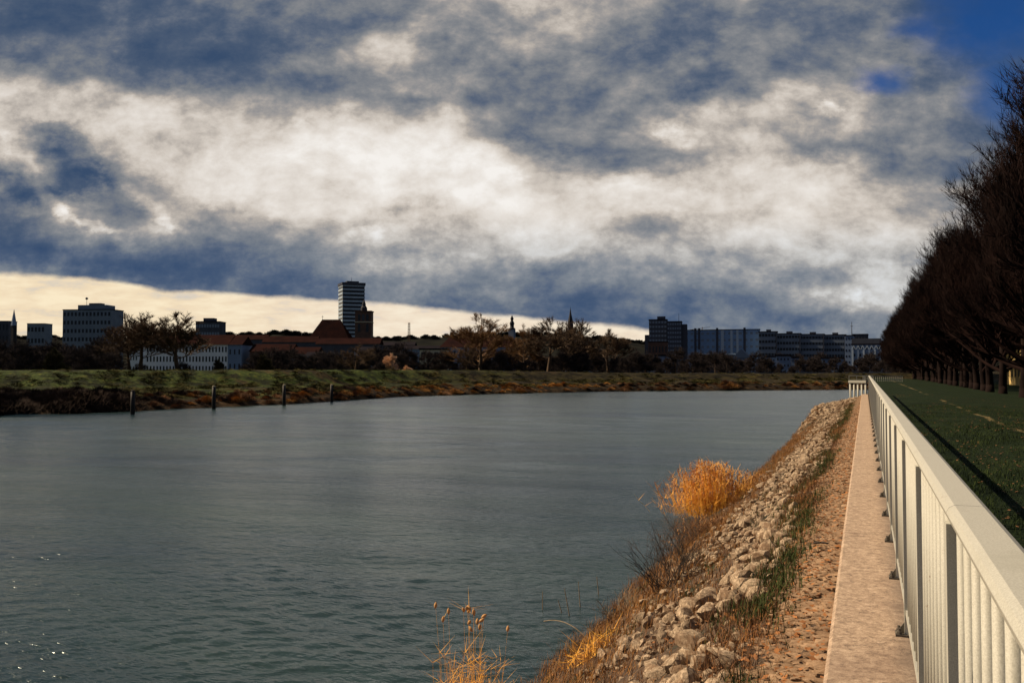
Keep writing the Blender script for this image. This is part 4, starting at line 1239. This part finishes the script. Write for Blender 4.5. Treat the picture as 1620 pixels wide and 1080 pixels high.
# high-rise pair
t, w, h = building('high_rise', 'dark high rise with balcony grid, left one of the close pair', 'high-rise', 1027, 1055, 506, 600, 12, 'darkwall', rows=11, cols=6, wf=.7, hf=.45, wm='paleglass')
part(t, 'plant_room', 'darkwall', (-w*.05, w*.4, 3, 8, h+.5, h+2.6))
part(t, 'stair_wing', 'darkwall', (-w/2-3.0, -w/2, 2, 10, 0, h-10))
t, w, h = building('high_rise', 'dark high rise with a thin mast, right one of the close pair', 'high-rise', 1056, 1078, 509, 590, 12, 'darkwall', rows=11, cols=6, wf=.7, hf=.45, wm='paleglass')
part(t, 'stair_wing', 'darkwall', (w/2, w/2+3.6, 2, 10, 0, h-1.5))
a = MB(); a.tube((w*.3, 5, h), (w*.3, 5, h+6), .22, .12, 4); a.build('mast', M['darkwall'], t)
building('brick_block', 'dull brick block at the foot of the close high rise pair', 'building', 1026, 1056, 541, 560, 10, 'brick', rows=2, cols=6, wf=.4, hf=.4)
# blue slabs
t, w, h = building('blue_slab', 'bright blue apartment slab with dark vertical slots', 'apartment block', 1083, 1200, 522, 640, 12, 'bluewall', rows=6, cols=14, wf=.5, hf=.35, wm='paleglass')
for px in (1101, 1107, 1135, 1177): 
    xx = -w/2+(px-1083)/F*640
    part(t, 'dark_slot', 'darkwall', (xx-.8, xx+.8, -.25, -.08, 0 if px != 1107 else h*.55, h+1.6))
for px, pw in ((1143, 5), (1157, 4), (1166, 4)):
    xx = -w/2+(px-1083)/F*640
    part(t, 'pale_panel', 'band', (xx-pw/5, xx+pw/5, -.2, -.08, h*.3, h-.2))
# crane jib
a = MB(); cd = 900; p = at(1083, cd, top_z(523, cd)); q = at(1124, cd, top_z(517, cd))
a.tube(p, q, .35, .2, 4); a.tube(q+Vector((-8, 0, 0)), at(1103, cd, 2), .4, .6, 4)
tag(a.build('crane', M['goldtwig']), 'thin golden crane jib showing above the blue slab', 'crane')
# long slabs
for (x0, x1, yt, cols_, lab) in [(1201, 1229, 525, 6, 'grey apartment slab joined to the blue slab on its right'), (1229.5, 1266, 528, 8, 'grey apartment slab, second of the long row'), (1266.5, 1303, 529, 8, 'grey apartment slab, third of the long row'), (1303.5, 1337, 530, 8, 'grey apartment slab, last of the long row')]:
    t, w, h = building('apartment_slab', lab, 'apartment block', x0, x1, yt, 620, 12, 'greywall', rows=6, cols=cols_, wf=.8, hf=.42)
    part(t, 'roof_box', 'darkwall', (-w*.1, w*.15, 3, 8, h+.5, h+1.9))
    part(t, 'stair_tower', 'darkwall', (w/2-.9, w/2-.1, -.4, -.1, 0, h))
t, w, h = building('corner_block', 'pale blue grey block at the right end of the long slabs, carrying a mast', 'apartment block', 1337, 1350, 531, 560, 14, 'midblue', rows=6, cols=3, wf=.4, hf=.35)
a = MB(); a.tube((w*.3, 3, h), (w*.3, 3, h+9), .3, .14, 5); a.box(w*.3-.8, w*.3+.8, 2.9, 3.1, h+6, h+6.3); a.build('mast', M['darkwall'], t)
t, w, h = building('dark_block', 'dark flat block behind the mast', 'building', 1350, 1372, 529, 700, 14, 'darkwall', rows=4, cols=5)
# zigzag building with columns
t, w, h = building('panel_building', 'blue grey building with a zigzag frieze and tall columns near the avenue', 'building', 1349, 1402, 545, 420, 16, 'midblue', 'flat', 4, 6, .3, .4)
a = MB(); n = 8
for k in range(n):
    x0 = -w/2+k*w/n; x1 = x0+w/n; z0_, z1_ = h-2.2, h-.4
    a.prism_y([(x0, z0_), (x0+.35, z0_), ((x0+x1)/2+.2, z1_), ((x0+x1)/2-.2, z1_)], -.3, -.08)
    a.prism_y([(x1-.35, z0_), (x1, z0_), ((x0+x1)/2+.2, z1_), ((x0+x1)/2-.2, z1_)], -.31, -.07)
a.build('frieze', M['band'], t)
for k in range(7):
    xx = -w/2+.5+k*(w-1)/6; part(t, 'column', 'band' if k % 2 == 0 else 'midblue', (xx-.35, xx+.35, -.6, -.1, 0, h-2.4))
part(t, 'top_storey', 'darkwall', (-w/2, w/2-3, 2, 12, h+.5, h+3.0))
# low halls right of centre
t, w, h = building('low_hall', 'low dark hall with a pale blue roof strip among the trees', 'hall', 1106, 1160, 561, 330, 12, 'darkwall', 'flat', 1, 6, .4, .3, 'band')
t, w, h = building('gabled_hall', 'pale gabled hall at the right end of the low roof strip', 'hall', 1160, 1186, 552, 325, 14, 'midblue', 'gable_front', 0, 0, roofm='greywall', eave=566)
for x0, x1, yt, cd, lab in [(1210, 1226, 565, 300, 'narrow grey house left of the square grey one'), (1228, 1249, 563, 290, 'square grey house half hidden by dark trees'), (1252, 1262, 566, 300, 'slim grey house right of the square one'), (1300, 1332, 567, 300, 'wide dark grey house behind the far right trees'), (1010, 1060, 563, 320, 'faint blue grey row below the high rises')]:
    building('grey_house', lab, 'house', x0, x1, yt, cd, 8, 'midblue', 'flat', 3, 4, .4, .35)
for x0, x1, cd, lab in [(960, 1060, 262, 'long low grey wall behind the far bank scrub'), (860, 950, 262, 'low grey wall below the slim spire')]:
    t = empty('low_wall', at((x0+x1)/2, cd, 2.0), TH, lab, 'wall'); w = (x1-x0)/F*cd
    part(t, 'wall', 'greywall', (-w/2, w/2, 0, .4, 0, 1.6)); part(t, 'coping', 'band', (-w/2, w/2, -.08, .48, 1.6, 1.72))
# quay wall on the far shore at the right
t = empty('quay_wall', at(1290, 236, 2.0), TH, 'long low dark quay wall with pale coping beyond the right end of the river', 'wall')
w = 240/F*236; part(t, 'wall', 'darkwall', (-w/2, w/2, 0, .6, -.5, 1.2)); part(t, 'coping', 'greywall', (-w/2, w/2, -.1, .7, 1.2, 1.4))
# yellow house behind the avenue
hy = Vector((19.2, 131.0, 1.9))
t = empty('yellow_house', hy, 0, 'sunlit yellow house glimpsed between the avenue trunks', 'house')
a = MB(); a.box(0, 12, 0, 16, 0, 7.5); a.build('wall', M['yellow'], t)
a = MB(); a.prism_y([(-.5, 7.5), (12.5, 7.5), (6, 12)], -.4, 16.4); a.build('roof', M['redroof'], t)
wm = MB(); wm.box(-.05, .05, -.5, .5, -.8, .8); wme = wm.mesh('window', M['glass'])
for yy in (2, 5, 8, 11, 14.5):
    for zz in (2, 5.2):
        o = link('window', wme, t); o.location = (0, yy-.5, zz)
